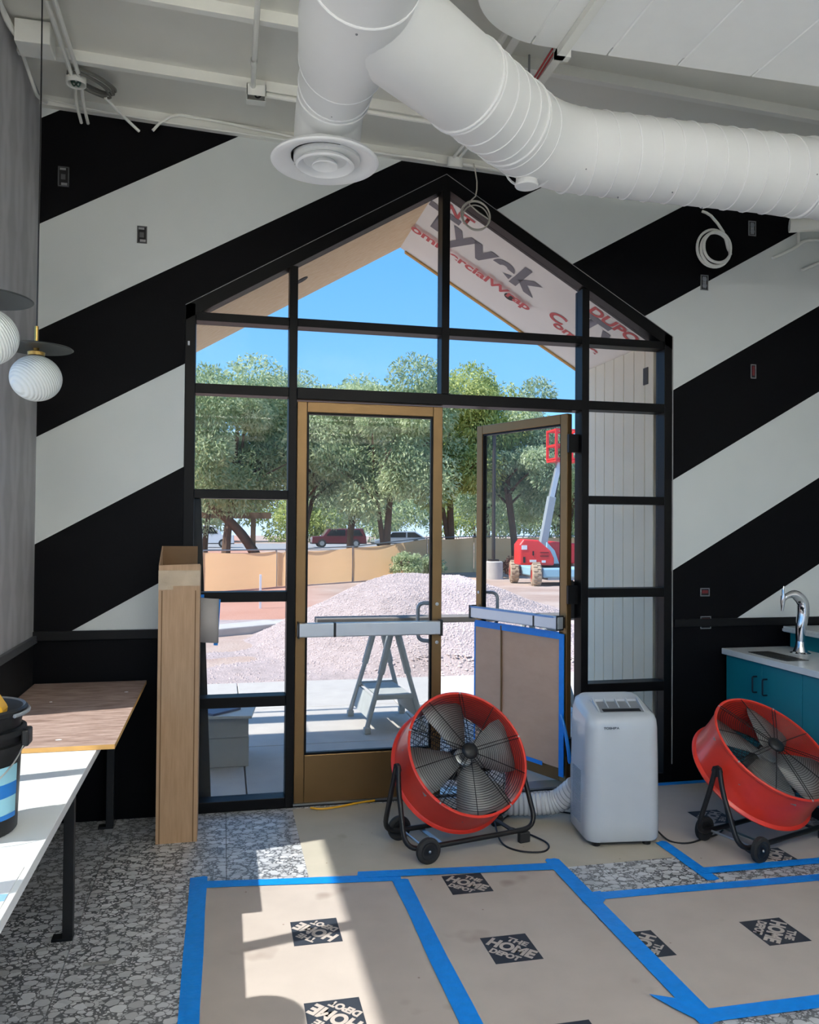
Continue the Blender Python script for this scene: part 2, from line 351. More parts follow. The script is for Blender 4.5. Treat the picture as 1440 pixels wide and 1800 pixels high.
def arc(c, r, a0, a1, n, ax, ay):
    c = Vector(c); ax = Vector(ax); ay = Vector(ay)
    return [c+ax*r*math.cos(a0+(a1-a0)*i/n)+ay*r*math.sin(a0+(a1-a0)*i/n) for i in range(n+1)]
def fillet(pts, r, n=8):
    pts = [Vector(q) for q in pts]; out = [pts[0]]
    for i in range(1, len(pts)-1):
        a, b, c = pts[i-1], pts[i], pts[i+1]; u = (a-b).normalized(); v = (c-b).normalized()
        d = min(r, (a-b).length*.49, (c-b).length*.49); p0, p1 = b+u*d, b+v*d
        for k in range(n+1):
            t = k/n; out.append(p0*(1-t)**2+b*2*t*(1-t)+p1*t*t)
    return out+[pts[-1]]
def wavy(pts, n=6):
    # Catmull-Rom through the points
    p_ = [Vector(q) for q in pts]; p_ = [p_[0]*2-p_[1]]+p_+[p_[-1]*2-p_[-2]]; out = []
    for i in range(1, len(p_)-2):
        a, b, c, d = p_[i-1:i+3]
        for k in range(n):
            t = k/n; out.append(.5*((2*b)+(c-a)*t+(2*a-5*b+4*c-d)*t*t+(3*b-a-3*c+d)*t**3))
    return out+[p_[-2]]

# ================================================================== ROOM SHELL
XL, XR, YB, HP = -.901, 5.2, -9.0, 5.2
ZB = lambda x: 4.055-.038*(x+.8)          # underside of the joists, falling to the right
# floor: slab with terrazzo tiles laid on it
floor = struct(B((XL-.2, YB-.2, -.12), (XR+.2, .2, -.012)).obj('floor', pm('grout', (70, 71, 72), .9)))
TS, G = .6096, .0016
tile_cache = {}
ys = [0]+[-.534-TS*k for k in range(14)]; xs = [XL]+[-.441+TS*k for k in range(10)]+[XR]
for i in range(len(xs)-1):
    for j in range(len(ys)-1):
        wx, wy = xs[i+1]-xs[i]-2*G, ys[j]-ys[j+1]-2*G; key = (round(wx, 3), round(wy, 3))
        if key not in tile_cache:
            o = B((0, -wy, -.012), (wx, 0, 0)).obj('tile', TERR, floor); tile_cache[key] = o.data
        else:
            o = bpy.data.objects.new('tile', tile_cache[key]); COL.objects.link(o); o.parent = floor
        o.location = (xs[i]+G, ys[j]-G, 0)
# front wall with the gabled opening
gx0, gx1, gxc, gze, gzp = -.096, 3.072, 1.489, 2.985, 3.922
m = MB().prism([(XL-.2, -.12), (gx0, -.12), (gx0, gze), (gxc, gzp), (gx1, gze), (gx1, -.12), (XR+.2, -.12), (XR+.2, HP), (XL-.2, HP)], 'y', 0, .2)
wall_front = struct(m.obj('wall_front', STRIPES))
struct(B((XL, -.022, 1.032), (gx0-.002, 0, 1.085)).obj('trim_1', BLKP, None, bevel=.003))
struct(B((gx1+.012, -.022, 1.032), (XR, 0, 1.085)).obj('trim_2', BLKP, None, bevel=.003))
# unpainted caulk line round the storefront
ck = MB(); t = .0035
ck.box((gx1, -.004, .12), (gx1+.006, .0, gze))
for (xa, za, xb, zb) in ((gx0, gze, gxc, gzp), (gxc, gzp, gx1, gze)):
    ck.prism([(xa, za), (xb, zb), (xb, zb+t), (xa, za+t)], 'y', -.003, .0)
struct(ck.obj('trim_3', pm('caulk', (150, 150, 148), .7)))
# left wall: pier, sill wall, header and rear pier round a long window
WY0, WY1, WZ0, WZ1 = -.83, -8.4, .79, 3.1
m = MB()
for a, b in (((XL-.2, WY0, 0), (XL, 0, HP)), ((XL-.2, WY1, WZ1), (XL, WY0, HP)), ((XL-.2, WY1, 0), (XL, WY0, WZ0)), ((XL-.2, YB, 0), (XL, WY1, HP))): m.box(a, b)
wall_left = struct(m.obj('wall_left', WALLP))
struct(B((XL, WY0+.0, 1.02), (XL+.022, 0, 1.062)).obj('trim_4', pm('grey_rail_paint', (86, 88, 92), .5), None, bevel=.003))
wl = struct(thing('window_2', 'long side window with black mullions above the white worktable', 'window', (XL-.1, WY0, WZ0)))
for k in range(8):
    y = WY0-.025 if k == 0 else -1.867-.99*(k-1)
    if y < WY1: break
    B((XL-.125, y-.035, WZ0), (XL-.075, y+.035 if k else WY0, WZ1)).obj('mullion', BLK, wl)
for z in (WZ0, WZ1-.05): B((XL-.125, WY1, z), (XL-.075, WY0, z+.05)).obj('rail', BLK, wl)
B((XL-.2, WY0-.004, WZ0), (XL, WY0-.0005, WZ1)).obj('jamb_liner', LIGHTC, wl)
B((XL-.103, WY1, WZ0), (XL-.097, WY0, WZ1)).obj('pane', WGLASS, wl)
# canopy over the side window, outside
cn = thing('metal_canopy', 'white metal canopy over the side window outdoors', 'canopy', (XL-.2, -4.5, 3.9), kind='structure')
B((XL-1.38, -4.1, 3.86), (XL-.2, .25, 3.93)).obj('roof_panel', LIGHTC, cn)
for y in (-3.9, -2.6, -1.3, 0): B((XL-1.3, y-.03, 3.78), (XL-.2, y+.03, 3.86)).obj('bracket', LIGHTC, cn)
# right wall and back wall (behind the camera; back wall glazing added to admit daylight)
struct(B((XR, YB, 0), (XR+.2, 0, HP)).obj('wall_right', pm('white_wall_paint', (216, 217, 214), .7, var=.02)))
m = MB()
for a, b in (((XL, YB-.2, 0), (XL+.4, YB, HP)), ((XR-.4, YB-.2, 0), (XR, YB, HP)), ((XL+.4, YB-.2, 3.3), (XR-.4, YB, HP)), ((XL+.4, YB-.2, 0), (XR-.4, YB, .3))): m.box(a, b)
struct(m.obj('wall_back', MATS['white_wall_paint']))
wb = struct(thing('window_3', 'wide window wall added at the unseen back to admit daylight', 'window', (2, YB-.1, .3)))
for k in range(6): x = XL+.4+k*(XR-XL-.8)/5; B((x-.03, YB-.12, .3), (x+.03, YB-.07, 3.3)).obj('mullion', BLK, wb)
B((XL+.4, YB-.1, .3), (XR-.4, YB-.094, 3.3)).obj('pane', WGLASS, wb)
# ceiling deck with joists
def slab(x0, x1, y0, y1, d0, d1):
    return MB().add([(x0, y0, ZB(x0)+d0), (x1, y0, ZB(x1)+d0), (x1, y1, ZB(x1)+d0), (x0, y1, ZB(x0)+d0), (x0, y0, ZB(x0)+d1), (x1, y0, ZB(x1)+d1), (x1, y1, ZB(x1)+d1), (x0, y1, ZB(x0)+d1)],
                    [(0,3,2,1),(4,5,6,7),(0,1,5,4),(1,2,6,5),(2,3,7,6),(3,0,4,7)])
ceiling = struct(slab(XL, XR, YB, 0, .055, .155).obj('ceiling', CEIL))
for k in range(14): slab(XL, XR, -.569-.61*k, -.531-.61*k, 0, .055).obj('joist', LIGHTC, ceiling)
slab(XL, XR, -.042, 0, .0, .055).obj('ledger', LIGHTC, ceiling)

# ================================================================== STOREFRONT
sf = struct(thing('window_1', 'black gabled storefront window with many panes', 'window', (gxc, 0, 0)))
FD = .115
def bar(x0, z0, x1, z1, nm='mullion', d0=0, d1=FD): return B((x0, d0, z0), (x1, d1, z1)).obj(nm, BLK, sf, bevel=.003)
VX = {'a': (gx0, -.036), 'b': (.512, .562), 'c': (1.465, 1.515), 'd': (2.42, 2.47), 'e': (3.016, gx1)}
HZ = [(0, .062), (.61, .672), (1.235, 1.294), (1.85, 1.903), (2.47, 2.528), (2.9, 2.95)]
rake = lambda x: gze+(gzp-gze)*(1-abs(x-gxc)/(gxc-gx0))
RK = .088
bar(*[VX['a'][0], 0, VX['a'][1], rake(VX['a'][1])-.02], 'jamb'); bar(VX['e'][0], 0, VX['e'][1], rake(VX['e'][0])-.02, 'jamb')
for k in 'bd': bar(VX[k][0], 0, VX[k][1], rake(VX[k][0 if k == 'b' else 1])-RK+.01)
bar(VX['c'][0], HZ[4][1], VX['c'][1], gzp-RK)
for i in range(6):
    for a, b in (('a', 'b'), ('d', 'e')): bar(VX[a][1], HZ[i][0], VX[b][0], HZ[i][1], 'rail')
for i in (4, 5):
    for a, b in (('b', 'c'), ('c', 'd')):
        if i == 4: continue
        bar(VX[a][1], HZ[i][0], VX[b][0], HZ[i][1], 'rail')
bar(VX['b'][1], HZ[4][0]-.012, VX['d'][0], HZ[4][1], 'header', -.012)
for (xa, xb) in ((gx0, gxc), (gxc, gx1)):
    MB().prism([(xa, rake(xa)), (xb, rake(xb)), (xb, rake(xb)-RK), (xa, rake(xa)-RK)], 'y', 0, FD).obj('rake_rail', BLK, sf)
B((gx0, .02, 0), (gx1, .16, .012)).obj('threshold', STEEL, sf)
def pane(poly): MB().prism(poly, 'y', .08, .088).obj('pane', GLASS, sf)
for a, b in (('a', 'b'), ('d', 'e')):
    x0, x1 = VX[a][1], VX[b][0]
    for i in range(5): pane([(x0, HZ[i][1]), (x1, HZ[i][1]), (x1, HZ[i+1][0]), (x0, HZ[i+1][0])])
    pts = [(x0, HZ[5][1]), (x1, HZ[5][1])]
    z0, z1 = rake(x0)-RK, rake(x1)-RK; xi = lambda z, s_: gxc+s_*(gxc-gx0)*(1-(z+RK-gze)/(gzp-gze))
    pane([(xi(HZ[5][1], -1), HZ[5][1]), (x1, HZ[5][1]), (x1, z1)] if a == 'a' else [(x0, HZ[5][1]), (xi(HZ[5][1], 1), HZ[5][1]), (x0, z0)])
for a, b in (('b', 'c'), ('c', 'd')):
    x0, x1 = VX[a][1], VX[b][0]; pane([(x0, HZ[4][1]), (x1, HZ[4][1]), (x1, HZ[5][0]), (x0, HZ[5][0])])
    pane([(x0, HZ[5][1]), (x1, HZ[5][1]), (x1, rake(x1)-RK), (x0, rake(x0)-RK)])
# ---- door leaves: local x from the hinge to the free stile, local y outwards
def leaf(name, label, hinge, ang, flip):
    # flip=1: leaf extends along +x from the hinge (hinge on the left)
    d = struct(thing(name, label, 'door', hinge, ang, local=True)); s_ = 1 if flip else -1; W_, Z0, Z1 = .918, .012, 2.45
    def bx(x0, x1, y0, y1, z0, z1): return MB().box((min(s_*x0, s_*x1), y0, z0), (max(s_*x0, s_*x1), y1, z1))
    st = .062
    bx(0, st, 0, .045, Z0, Z1).obj('stile', BRONZE, d, bevel=.004); bx(W_-st, W_, 0, .045, Z0, Z1).obj('stile', BRONZE, d, bevel=.004)
    bx(st, W_-st, 0, .045, Z1-.065, Z1).obj('top_rail', BRONZE, d, bevel=.004); bx(st, W_-st, 0, .045, Z0, .30).obj('bottom_rail', BRONZE, d, bevel=.004)
    pn = bx(st, W_-st, .019, .026, .30, Z1-.065).obj('pane', DGLASS, d)
    mm = MB(); g = .012
    for q in ((st, st+g, .30, Z1-.065), (W_-st-g, W_-st, .30, Z1-.065), (st+g, W_-st-g, Z1-.065-g, Z1-.065), (st+g, W_-st-g, .30, .30+g)):
        mm.box((min(s_*q[0], s_*q[1]), .008, q[2]), (max(s_*q[0], s_*q[1]), .038, q[3]))
    mm.obj('glazing_bead', BLK, d)
    pb = bx(.01, W_-.02, -.075, -.02, 1.022, 1.105)
    o = pb.obj('push_bar', ALU, d, bevel=.006, label='satin metal push bar')
    bx(.012, .02, -.079, -.016, 1.015, 1.112).obj('end_cap', BLACKP, o); bx(W_-.028, W_-.012, -.079, -.016, 1.015, 1.112).obj('end_cap', BLACKP, o)
    bx(.225, .24, -.0765, -.02, 1.021, 1.106).obj('joint_band', BLACKP, o)
    for x in (.035, W_-.05): bx(x-.02, x+.02, -.021, .0, 1.03, 1.10).obj('bracket', BLACKP, o)
    xh = s_*(W_-.03)
    hp = fillet([(xh, .045, .965), (xh-s_*.10, .10, .965), (xh-s_*.10, .10, 1.205), (xh, .045, 1.205)], .05, 6)
    MB().tube(hp, .0125, 10).obj('pull_handle', STEEL, d, True)
    mm = MB()
    for z in (.965, 1.205): mm.lathe([(.001, -.004), (.011, -.003), (.011, 0)], 12, Matrix.Translation((xh, 0, z)) @ Matrix.Rotation(PI/2, 4, 'X') @ Matrix.Diagonal((1, 1, -1, 1)))
    mm.obj('bolt_cap', STEEL, d)
    return d
leaf('door_1', 'closed bronze glazed door with metal push bar', (.566, .03, 0), 0, True)
A2 = math.atan2(-(.945-.08), (2.34-1.97))            # direction (-.37,.865) from the hinge
door2 = leaf('door_2', 'bronze glazed door swung open outwards', (2.35, .075, 0), A2, False)
for z in (.25, 1.25, 2.25): B((2.35, .05, z-.06), (2.42, .09, z+.06)).obj('hinge', BLK, sf)
# closer box and arm at the hinge jamb
clo = thing('door_closer', 'small dark door closer fixed on the right door jamb', 'door closer', (2.40, .1, 1.3))
MB().lathe([(.001, -.02), (.042, -.02), (.042, .02), (.001, .02)], 20, Matrix.Translation((2.395, .13, 1.30)) @ Matrix.Rotation(PI/2, 4, 'X')).obj('knob', BLACKP, clo, True)
B((2.375, .1, 1.09), (2.42, .15, 1.19)).obj('bracket', BLACKP, clo, bevel=.004)

# ================================================================== PORCH AND OUTDOORS
PW = 1.4; SLP = (gzp-gze)/(gxc-gx0)
def soffit(name, sgn, mat, label, x_out):
    z = lambda x: gzp+.0-SLP*abs(x-gxc)
    p0, p1 = gxc, x_out
    return struct(tag(MB().add([(p0, .2, z(p0)), (p1, .2, z(p1)), (p1, PW, z(p1)), (p0, PW, z(p0)), (p0, .2, z(p0)+.03), (p1, .2, z(p1)+.03), (p1, PW, z(p1)+.03), (p0, PW, z(p0)+.03)],
        [(0,3,2,1),(4,5,6,7),(0,1,5,4),(1,2,6,5),(2,3,7,6),(3,0,4,7)]).obj(name, mat), label, 'soffit'))
soffit('plywood_soffit', -1, PLY, 'bare plywood slope of the porch gable outside', -.36)
ws = soffit('wrapped_soffit', 1, WRAP, 'white house wrap slope of the porch gable with printed words', 3.36)
tag(MB().add([(gxc, .2, gzp+.04), (3.4, .2, gzp+.04-SLP*(3.4-gxc)), (3.4, PW, gzp+.04-SLP*(3.4-gxc)), (gxc, PW, gzp+.04), (-.42, .2, gzp+.04-SLP*(gxc+.42)), (-.42, PW, gzp+.04-SLP*(gxc+.42)),
   (gxc, .2, gzp+.20), (3.4, .2, gzp+.20-SLP*(3.4-gxc)), (3.4, PW, gzp+.20-SLP*(3.4-gxc)), (gxc, PW, gzp+.20), (-.42, .2, gzp+.20-SLP*(gxc+.42)), (-.42, PW, gzp+.20-SLP*(gxc+.42))],
   [(0,1,2,3),(4,0,3,5),(6,9,8,7),(10,11,9,6),(1,7,8,2),(4,5,11,10),(2,8,9,3),(3,9,11,5),(0,6,7,1),(4,10,6,0)]).obj('porch_roof', pm('roof_deck', (170, 150, 128), .8)), 'sloping porch roof deck above the soffits', 'roof', kind='structure')
# timber edge of the wrap at the porch front
zz = lambda x: gzp-SLP*abs(x-gxc)
struct(tag(MB().add([(gxc+.04, PW-.012, zz(gxc+.04)-.014), (3.36, PW-.012, zz(3.36)-.014), (3.36, PW+.02, zz(3.36)-.014), (gxc+.04, PW+.02, zz(gxc+.04)-.014), (gxc+.04, PW-.012, zz(gxc+.04)+.02), (3.36, PW-.012, zz(3.36)+.02), (3.36, PW+.02, zz(3.36)+.02), (gxc+.04, PW+.02, zz(gxc+.04)+.02)],
   [(0,3,2,1),(4,5,6,7),(0,1,5,4),(1,2,6,5),(2,3,7,6),(3,0,4,7)]).obj('fascia_board', BOARDE), 'thin timber edge board under the wrapped slope', 'board'))
def on_wrap(x, y, sx=1.0):
    c_, s_ = math.cos(math.atan(SLP)), math.sin(math.atan(SLP))
    X, Y_, N = Vector((c_, 0, -s_)), Vector((0, -1, 0)), Vector((-s_, 0, -c_))
    M = Matrix((X, Y_, N)).transposed().to_4x4(); M.translation = Vector((x, y, zz(x)))+N*.003; return M
for x0 in (1.53, 2.66):
    letters('DUPONT', .17, on_wrap(x0-.02, .36), 'lettering', WRAPR, ws, .9, 'LEFT', .006) if x0 > 2 else letters('NT', .17, on_wrap(x0+.06, .36), 'lettering', WRAPR, ws, .9, 'LEFT', .006)
    letters('Tyvek' if x0 < 2 else 'Ty', .46, on_wrap(x0-.03, .60), 'lettering', WRAPG, ws, .86, 'LEFT', .016)
    letters('ommercialWrap' if x0 < 2 else 'omme', .155, on_wrap(x0-.06, .90), 'lettering', WRAPR, ws, 1.05, 'LEFT', .005)
letters('C', .2, on_wrap(2.52, .80), 'lettering', WRAPR, ws, 1, 'LEFT', .006)
# recess holes in the soffits: flat discs coloured dark for their shade
MB().lathe([(.001, 0), (.045, 0), (.045, .004), (.001, .004)], 16, on_wrap(2.262, .973) @ Matrix.Translation((0, 0, -.001))).obj('light_hole_shade', HOLE_SHADE, ws)
ps = bpy.data.objects['plywood_soffit']
Mh = Matrix.Translation((.655, .82, zz(.655)-.001)) @ Matrix.Rotation(-math.atan(SLP), 4, 'Y')
MB().lathe([(.001, -.003), (.05, -.003), (.05, 0), (.001, 0)], 16, Mh).obj('light_hole_shade', HOLE_SHADE, ps)
# siding on the right porch wall, board by board
sw = struct(thing('siding_wall', 'cream vertical board siding beside the right sidelight', 'wall', (3.06, .8, 0)))
B((3.065, .2, -.03), (3.2, PW, 3.0)).obj('backing', SIDING, sw)
bdat = None
for k in range(8):
    y0 = .205+.158*k-.04; y0 = max(y0, .2); y1 = min(.205+.158*(k+1)-.04-.006, PW)
    B((3.045, y0, -.03), (3.065, y1, 2.99)).obj('board', SIDING, sw, bevel=.003, seg=1)
B((3.04, .27, 2.71), (3.046, .335, 2.83)).obj('box_hole_shade', pm('dark_box', (60, 54, 46), .7), sw)  # solid block, coloured dark for the shade in an open box hole
# ground
def gz(y): return -.035 if y < 8 else (-.035-.02*(y-8) if y < 26 else (-.395 if y < 34 else -.395+min(1, (y-34)/24)*.36))
yy = [-40, -12, -9.3, .19, 2, 4.2, 6, 8, 12, 16, 20, 26, 30, 34, 40, 46, 52, 58, 80, 140]
xx = [-60, -30, -16, -8, -4, 0, 4, 8, 12, 16, 24, 40, 80]
m = MB(); nx = len(xx)
m.add([(x, y, gz(y)-(.06 if y < 4.3 else 0)) for y in yy for x in xx], [(j*nx+i, j*nx+i+1, (j+1)*nx+i+1, (j+1)*nx+i) for j in range(len(yy)-1) for i in range(nx-1)])
tag(m.obj('dirt_ground', DIRT, smooth=True), 'bare pinkish dirt lot outside the storefront', 'ground', kind='structure')
tag(B((-60, 55, gz(58)-.1), (80, 75, gz(60)+.012)).obj('street', ASPH), 'pale street beyond the tan fence', 'street', kind='structure')
wk = struct(thing('sidewalk', 'pale concrete sidewalk slabs outside the doors', 'sidewalk', (2, 2, -.05)))
for j, (y0, y1) in enumerate(((.2, 1.5), (1.5, 2.82), (2.82, 4.14))):
    for i in range(8):
        x0 = -4.2+1.5*i; B((x0+.004, y0+.004, -.12), (x0+1.496, y1-.004, -.02)).obj('slab', CONC, wk, bevel=.006, seg=1)
pv = struct(thing('bounce_pavement', 'unseen pale paving added beside the building to bounce sunlight indoors', 'paving', (-5, -5, -.05)))  # unseen paving, added to bounce sunlight into the room
for i in range(5):
    for j in range(6): B((-11.1+2*i+.006, -11+2*j+.006, -.12), (-11.1+2*i+1.994, -11+2*j+1.994, -.03)).obj('slab', CONC, pv, bevel=.006, seg=1)
for i in range(5):
    for j in range(3): B((-1.1+2*i+.006, -15.2+2*j+.006, -.12), (-1.1+2*i+1.994, -15.2+2*j+1.994, -.03)).obj('slab', CONC, pv, bevel=.006, seg=1)
# unseen canopy added left of the entrance to cast banded shade on the sidewalk
pc = thing('added_shade_canopy', 'unseen slatted canopy added left of the entrance to shade the sidewalk', 'canopy', (-3, .8, 3.9), kind='structure')
B((-5.5, -.55, 3.95), (-2.30, 1.22, 4.02)).obj('roof_panel', LIGHTC, pc); B((-2.295, .26, 3.95), (-.45, 1.22, 4.02)).obj('roof_panel', LIGHTC, pc); B((-5.5, 1.60, 3.90), (-.45, 1.84, 3.98)).obj('edge_beam', LIGHTC, pc); B((-5.5, 2.01, 3.92), (-.45, 2.05, 3.96)).obj('edge_rail', LIGHTC, pc)
for x in (-5.4, -3.8, -2.2, -.6): B((x-.04, .2, 3.86), (x+.04, 2.05, 3.90)).obj('outrigger', LIGHTC, pc)
# curb along the lot
cb = struct(thing('curb', 'low concrete curb crossing the dirt lot', 'curb', (1, 8.5, -.04)))
cp = [(-6, 6.2), (-2, 7.3), (0, 8.0), (1.2, 8.75), (3.2, 10.6), (6.0, 14)]
for (a, b) in zip(cp, cp[1:]):
    d = (Vector(b)-Vector(a)).normalized(); nrm = Vector((-d.y, d.x)); L = (Vector(b)-Vector(a)).length
    M = Matrix.Translation((*a, gz((a[1]+b[1])/2))) @ Matrix.Rotation(math.atan2(d.y, d.x), 4, 'Z')
    MB().box((.01, 0, -.05), (L-.01, .55, .13), M).obj('segment', CURB, cb, bevel=.02)
# gravel pile
pile = thing('gravel_pile', 'big heap of pink gravel outside the doors', 'gravel', (2.8, 6.9, -.03))
def hz(x, y):
    r1 = math.hypot((x-2.75)/(2.15 if x < 2.75 else 3.4), (y-6.95)/2.95); r2 = math.hypot((x-3.7)/2.6, (y-7.2)/2.9)
    h1 = 1.20*(1-r1); h2 = .98*(1-r2)
    k = .09; h = k*math.log(math.exp(h1/k)+math.exp(h2/k)+math.exp(-.05/k))
    h = 1.06-.11*math.log(1+math.exp((1.06-h)/.11)) if h > .3 else h
    return h+.03*math.sin(3.1*x+1.3*y)+.02*math.sin(5.3*y-2*x)
NX, NY = 90, 70; px = [-1.6+9.2*i/NX for i in range(NX+1)]; py = [4.16+6.4*j/NY for j in range(NY+1)]
m = MB(); vv = []
for y in py:
    for x in px:
        edge = min(1, (y-4.14)/.25); vv.append((x, y, -.06+max(0, hz(x, y)+.04)*edge))
m.add(vv, [(j*(NX+1)+i, j*(NX+1)+i+1, (j+1)*(NX+1)+i+1, (j+1)*(NX+1)+i) for j in range(NY) for i in range(NX)])
m.obj('heap', GRAVEL, pile, True)
m = MB(); octv = [(1,0,0),(-1,0,0),(0,1,0),(0,-1,0),(0,0,1),(0,0,-1)]; octf = [(0,2,4),(2,1,4),(1,3,4),(3,0,4),(2,0,5),(1,2,5),(3,1,5),(0,3,5)]
cnt = 0
while cnt < 22000:
    x, y = rnd.uniform(-1.2, 7.2), rnd.uniform(4.18, 8.6); h = hz(x, y)
    if h < .03 and rnd.random() < .8: continue
    z = -.06+max(0, h+.04)*min(1, (y-4.14)/.25); s_ = rnd.uniform(.008, .021); a = rnd.uniform(0, PI); cs, sn = math.cos(a), math.sin(a)
    kx, ky, kz = s_*rnd.uniform(.8, 1.5), s_*rnd.uniform(.8, 1.3), s_*rnd.uniform(.6, 1)
    m.add([(x+kx*p_[0]*cs-ky*p_[1]*sn, y+kx*p_[0]*sn+ky*p_[1]*cs, z+kz*p_[2]+.2*kx*p_[0]) for p_ in octv], octf); cnt += 1
m.obj('gravel_stones', STONE, pile, kind='stuff')
# ---- fence with tan windscreen
FT = 'tan screen fence around the building site'
fn = thing('screen_fence', 'tan fabric screen fence running behind the gravel heap', 'fence', (6, 25, -.3))
fp = [(-9, 15.2), (-6, 16.6), (-3.2, 18), (-.45, 19.4), (1.85, 22.4), (2.2, 22.75), (4.9, 25.6), (8.95, 30.3), (11.4, 31.3), (14.5, 31.7), (18, 32.2), (23, 33)]
def ftop(y): return gz(y)+1.17+max(0, (y-24))*.06
for k, (a, b) in enumerate(zip(fp, fp[1:])):
    n = 10; pts = []; h0, h1 = ftop(a[1]), ftop(b[1])
    for i in range(n+1):
        t = i/n; x, y = a[0]+(b[0]-a[0])*t, a[1]+(b[1]-a[1])*t
        sag = .05*math.sin(PI*t); bul = .05*math.sin(2*PI*t+k)
        pts.append((x+bul*.5, y-bul, gz(y)+.01, h0+(h1-h0)*t-sag))
    m = MB(); m.add([(p_[0], p_[1], p_[2]) for p_ in pts]+[(p_[0], p_[1]-.02, (p_[2]+p_[3])/2) for p_ in pts]+[(p_[0], p_[1], p_[3]) for p_ in pts],
        [(i, i+1, n+1+i+1, n+1+i) for i in range(n)]+[(n+1+i, n+1+i+1, 2*n+2+i+1, 2*n+2+i) for i in range(n)])
    m.obj('screen_panel', TAN, fn, True)
    MB().tube([(a[0], a[1]+.05, gz(a[1])), (a[0], a[1]+.05, h0+.06)], .03, 8).obj('post', METALBOX, fn, True)
    MB().tube([(a[0], a[1]+.05, h0+.05), (b[0], b[1]+.05, h1+.05)], .022, 8).obj('top_rail', METALBOX, fn, True)
# ---- trees
def tree(label, x, y, h, r, mat, nleaf, bottom=.24, seed=1, lean=0.3, group='trees beyond the fence', name='tree', n_tr=2, ls=1.0):
    rg = np.random.default_rng(seed); base = gz(y); nleaf = int(nleaf*1.4)
    t = thing(name, label, 'tree', (x, y, base), group=group)
    m = MB(); r0 = .16*h/9+.05
    for k in range(n_tr):
        a = rg.uniform(0, 2*PI); dx, dy = math.cos(a)*lean*(.6+.5*k), math.sin(a)*lean*.5
        pts = wavy([(x+.1*k, y, base-.05), (x+dx*.6, y+dy*.4, base+h*.16), (x+dx*1.8, y+dy, base+h*.34), (x+dx*3.4, y+dy*2, base+h*.58), (x+dx*4, y+dy*2, base+h*.74)], 4)
        m.tube(pts, [max(.03, r0*(1-.8*i/(len(pts)-1))*(1 if k == 0 else .7)) for i in range(len(pts))], 8)
        for q in range(3):
            s_ = pts[len(pts)//2+q]; aa = rg.uniform(0, 2*PI); e_ = s_+Vector((math.cos(aa)*r*.6, math.sin(aa)*r*.6, h*.16))
            m.tube(wavy([s_, (s_+e_)*.5+Vector((0, 0, .15)), e_], 3), [.06, .055, .05, .04, .04, .03, .02], 6)
    m.obj('trunk', BARK, t, True)
    nb = 40; bz0, bz1 = base+h*bottom, base+h
    cz = (bz0+bz1)/2; hz_ = (bz1-bz0)/2
    u = rg.normal(size=(nb, 3)); u /= np.linalg.norm(u, axis=1)[:, None]; rad = rg.uniform(.35, .86, nb)[:, None]
    bc = u*rad*np.array([r, r, hz_])+np.array([x, y, cz]); br = rg.uniform(.20, .36, nb)*r
    idx = rg.integers(0, nb, nleaf); d = rg.normal(size=(nleaf, 3)); d /= np.linalg.norm(d, axis=1)[:, None]
    rr = rg.uniform(.25, 1.08, nleaf)**.55
    P_ = bc[idx]+d*(br[idx]*rr)[:, None]*np.array([1, 1, .85])
    P_[:, 2] = np.maximum(P_[:, 2], bz0-rg.uniform(0, .5, nleaf))
    nleaf0 = nleaf; L = rg.uniform(.11, .30, nleaf)*ls; Wd = rg.uniform(.022, .046, nleaf)*ls
    ax = np.stack([d[:, 0]*.7+rg.normal(0, .35, nleaf), d[:, 1]*.7+rg.normal(0, .35, nleaf), rg.normal(-.35, .55, nleaf)+.5*d[:, 2]], 1); ax /= np.linalg.norm(ax, axis=1)[:, None]
    sd = np.cross(ax, rg.normal(size=(nleaf, 3))); sd /= np.linalg.norm(sd, axis=1)[:, None]
    v = np.stack([P_-ax*L[:, None]/2, P_+sd*Wd[:, None], P_+ax*L[:, None]/2, P_-sd*Wd[:, None]], 1).reshape(-1, 3)-np.array([x, y, base])
    me = bpy.data.meshes.new('foliage'); me.vertices.add(len(v)); me.vertices.foreach_set('co', v.ravel().astype(np.float32))
    me.loops.add(nleaf*4); me.loops.foreach_set('vertex_index', np.arange(nleaf*4, dtype=np.int32))
    me.polygons.add(nleaf); me.polygons.foreach_set('loop_start', np.arange(0, nleaf*4, 4, dtype=np.int32)); me.polygons.foreach_set('loop_total', np.full(nleaf, 4, dtype=np.int32))
    me.update(calc_edges=True)
    at = me.attributes.new('tone', 'FLOAT', 'FACE'); at.data.foreach_set('value', np.clip(rg.normal(.5, .25, nleaf)+rg.normal(0, .15, nb)[idx], 0, 1).astype(np.float32))
    me.materials.append(mat); o = bpy.data.objects.new('foliage', me); COL.objects.link(o); o.parent = t; o['kind'] = 'stuff'
    return t
TR = [('tall olive green tree left of the leaning trunk, behind the left sidelight', .2, 30, 9.3, 3.9, LEAF1, 34000, .27),
 ('grey green tree at the far left edge of the left sidelight', -4.6, 32, 9.0, 3.9, LEAF3, 15000, .25),
 ('bushy tree between the left sidelight and the closed door', 3.6, 33, 9.6, 3.6, LEAF3, 30000, .26),
 ('big drooping tree seen through the closed door glass', 6.9, 29.5, 9.3, 3.9, LEAF1, 42000, .24),
 ('yellow green tree seen through the open doorway gap', 10.4, 31.5, 10.2, 3.5, LEAF2, 36000, .26),
 ('dark tree behind the lamp post and open door', 13.2, 30.5, 8.9, 3.1, LEAF3, 22000, .27),
 ('tree behind the raised boom lift basket', 17.2, 34, 7.0, 3.4, LEAF1, 17000, .22)]
tree0 = [tree(lb, x, y, h, r, mt, nl, bt, seed=11+k) for k, (lb, x, y, h, r, mt, nl, bt) in enumerate(TR)][0]
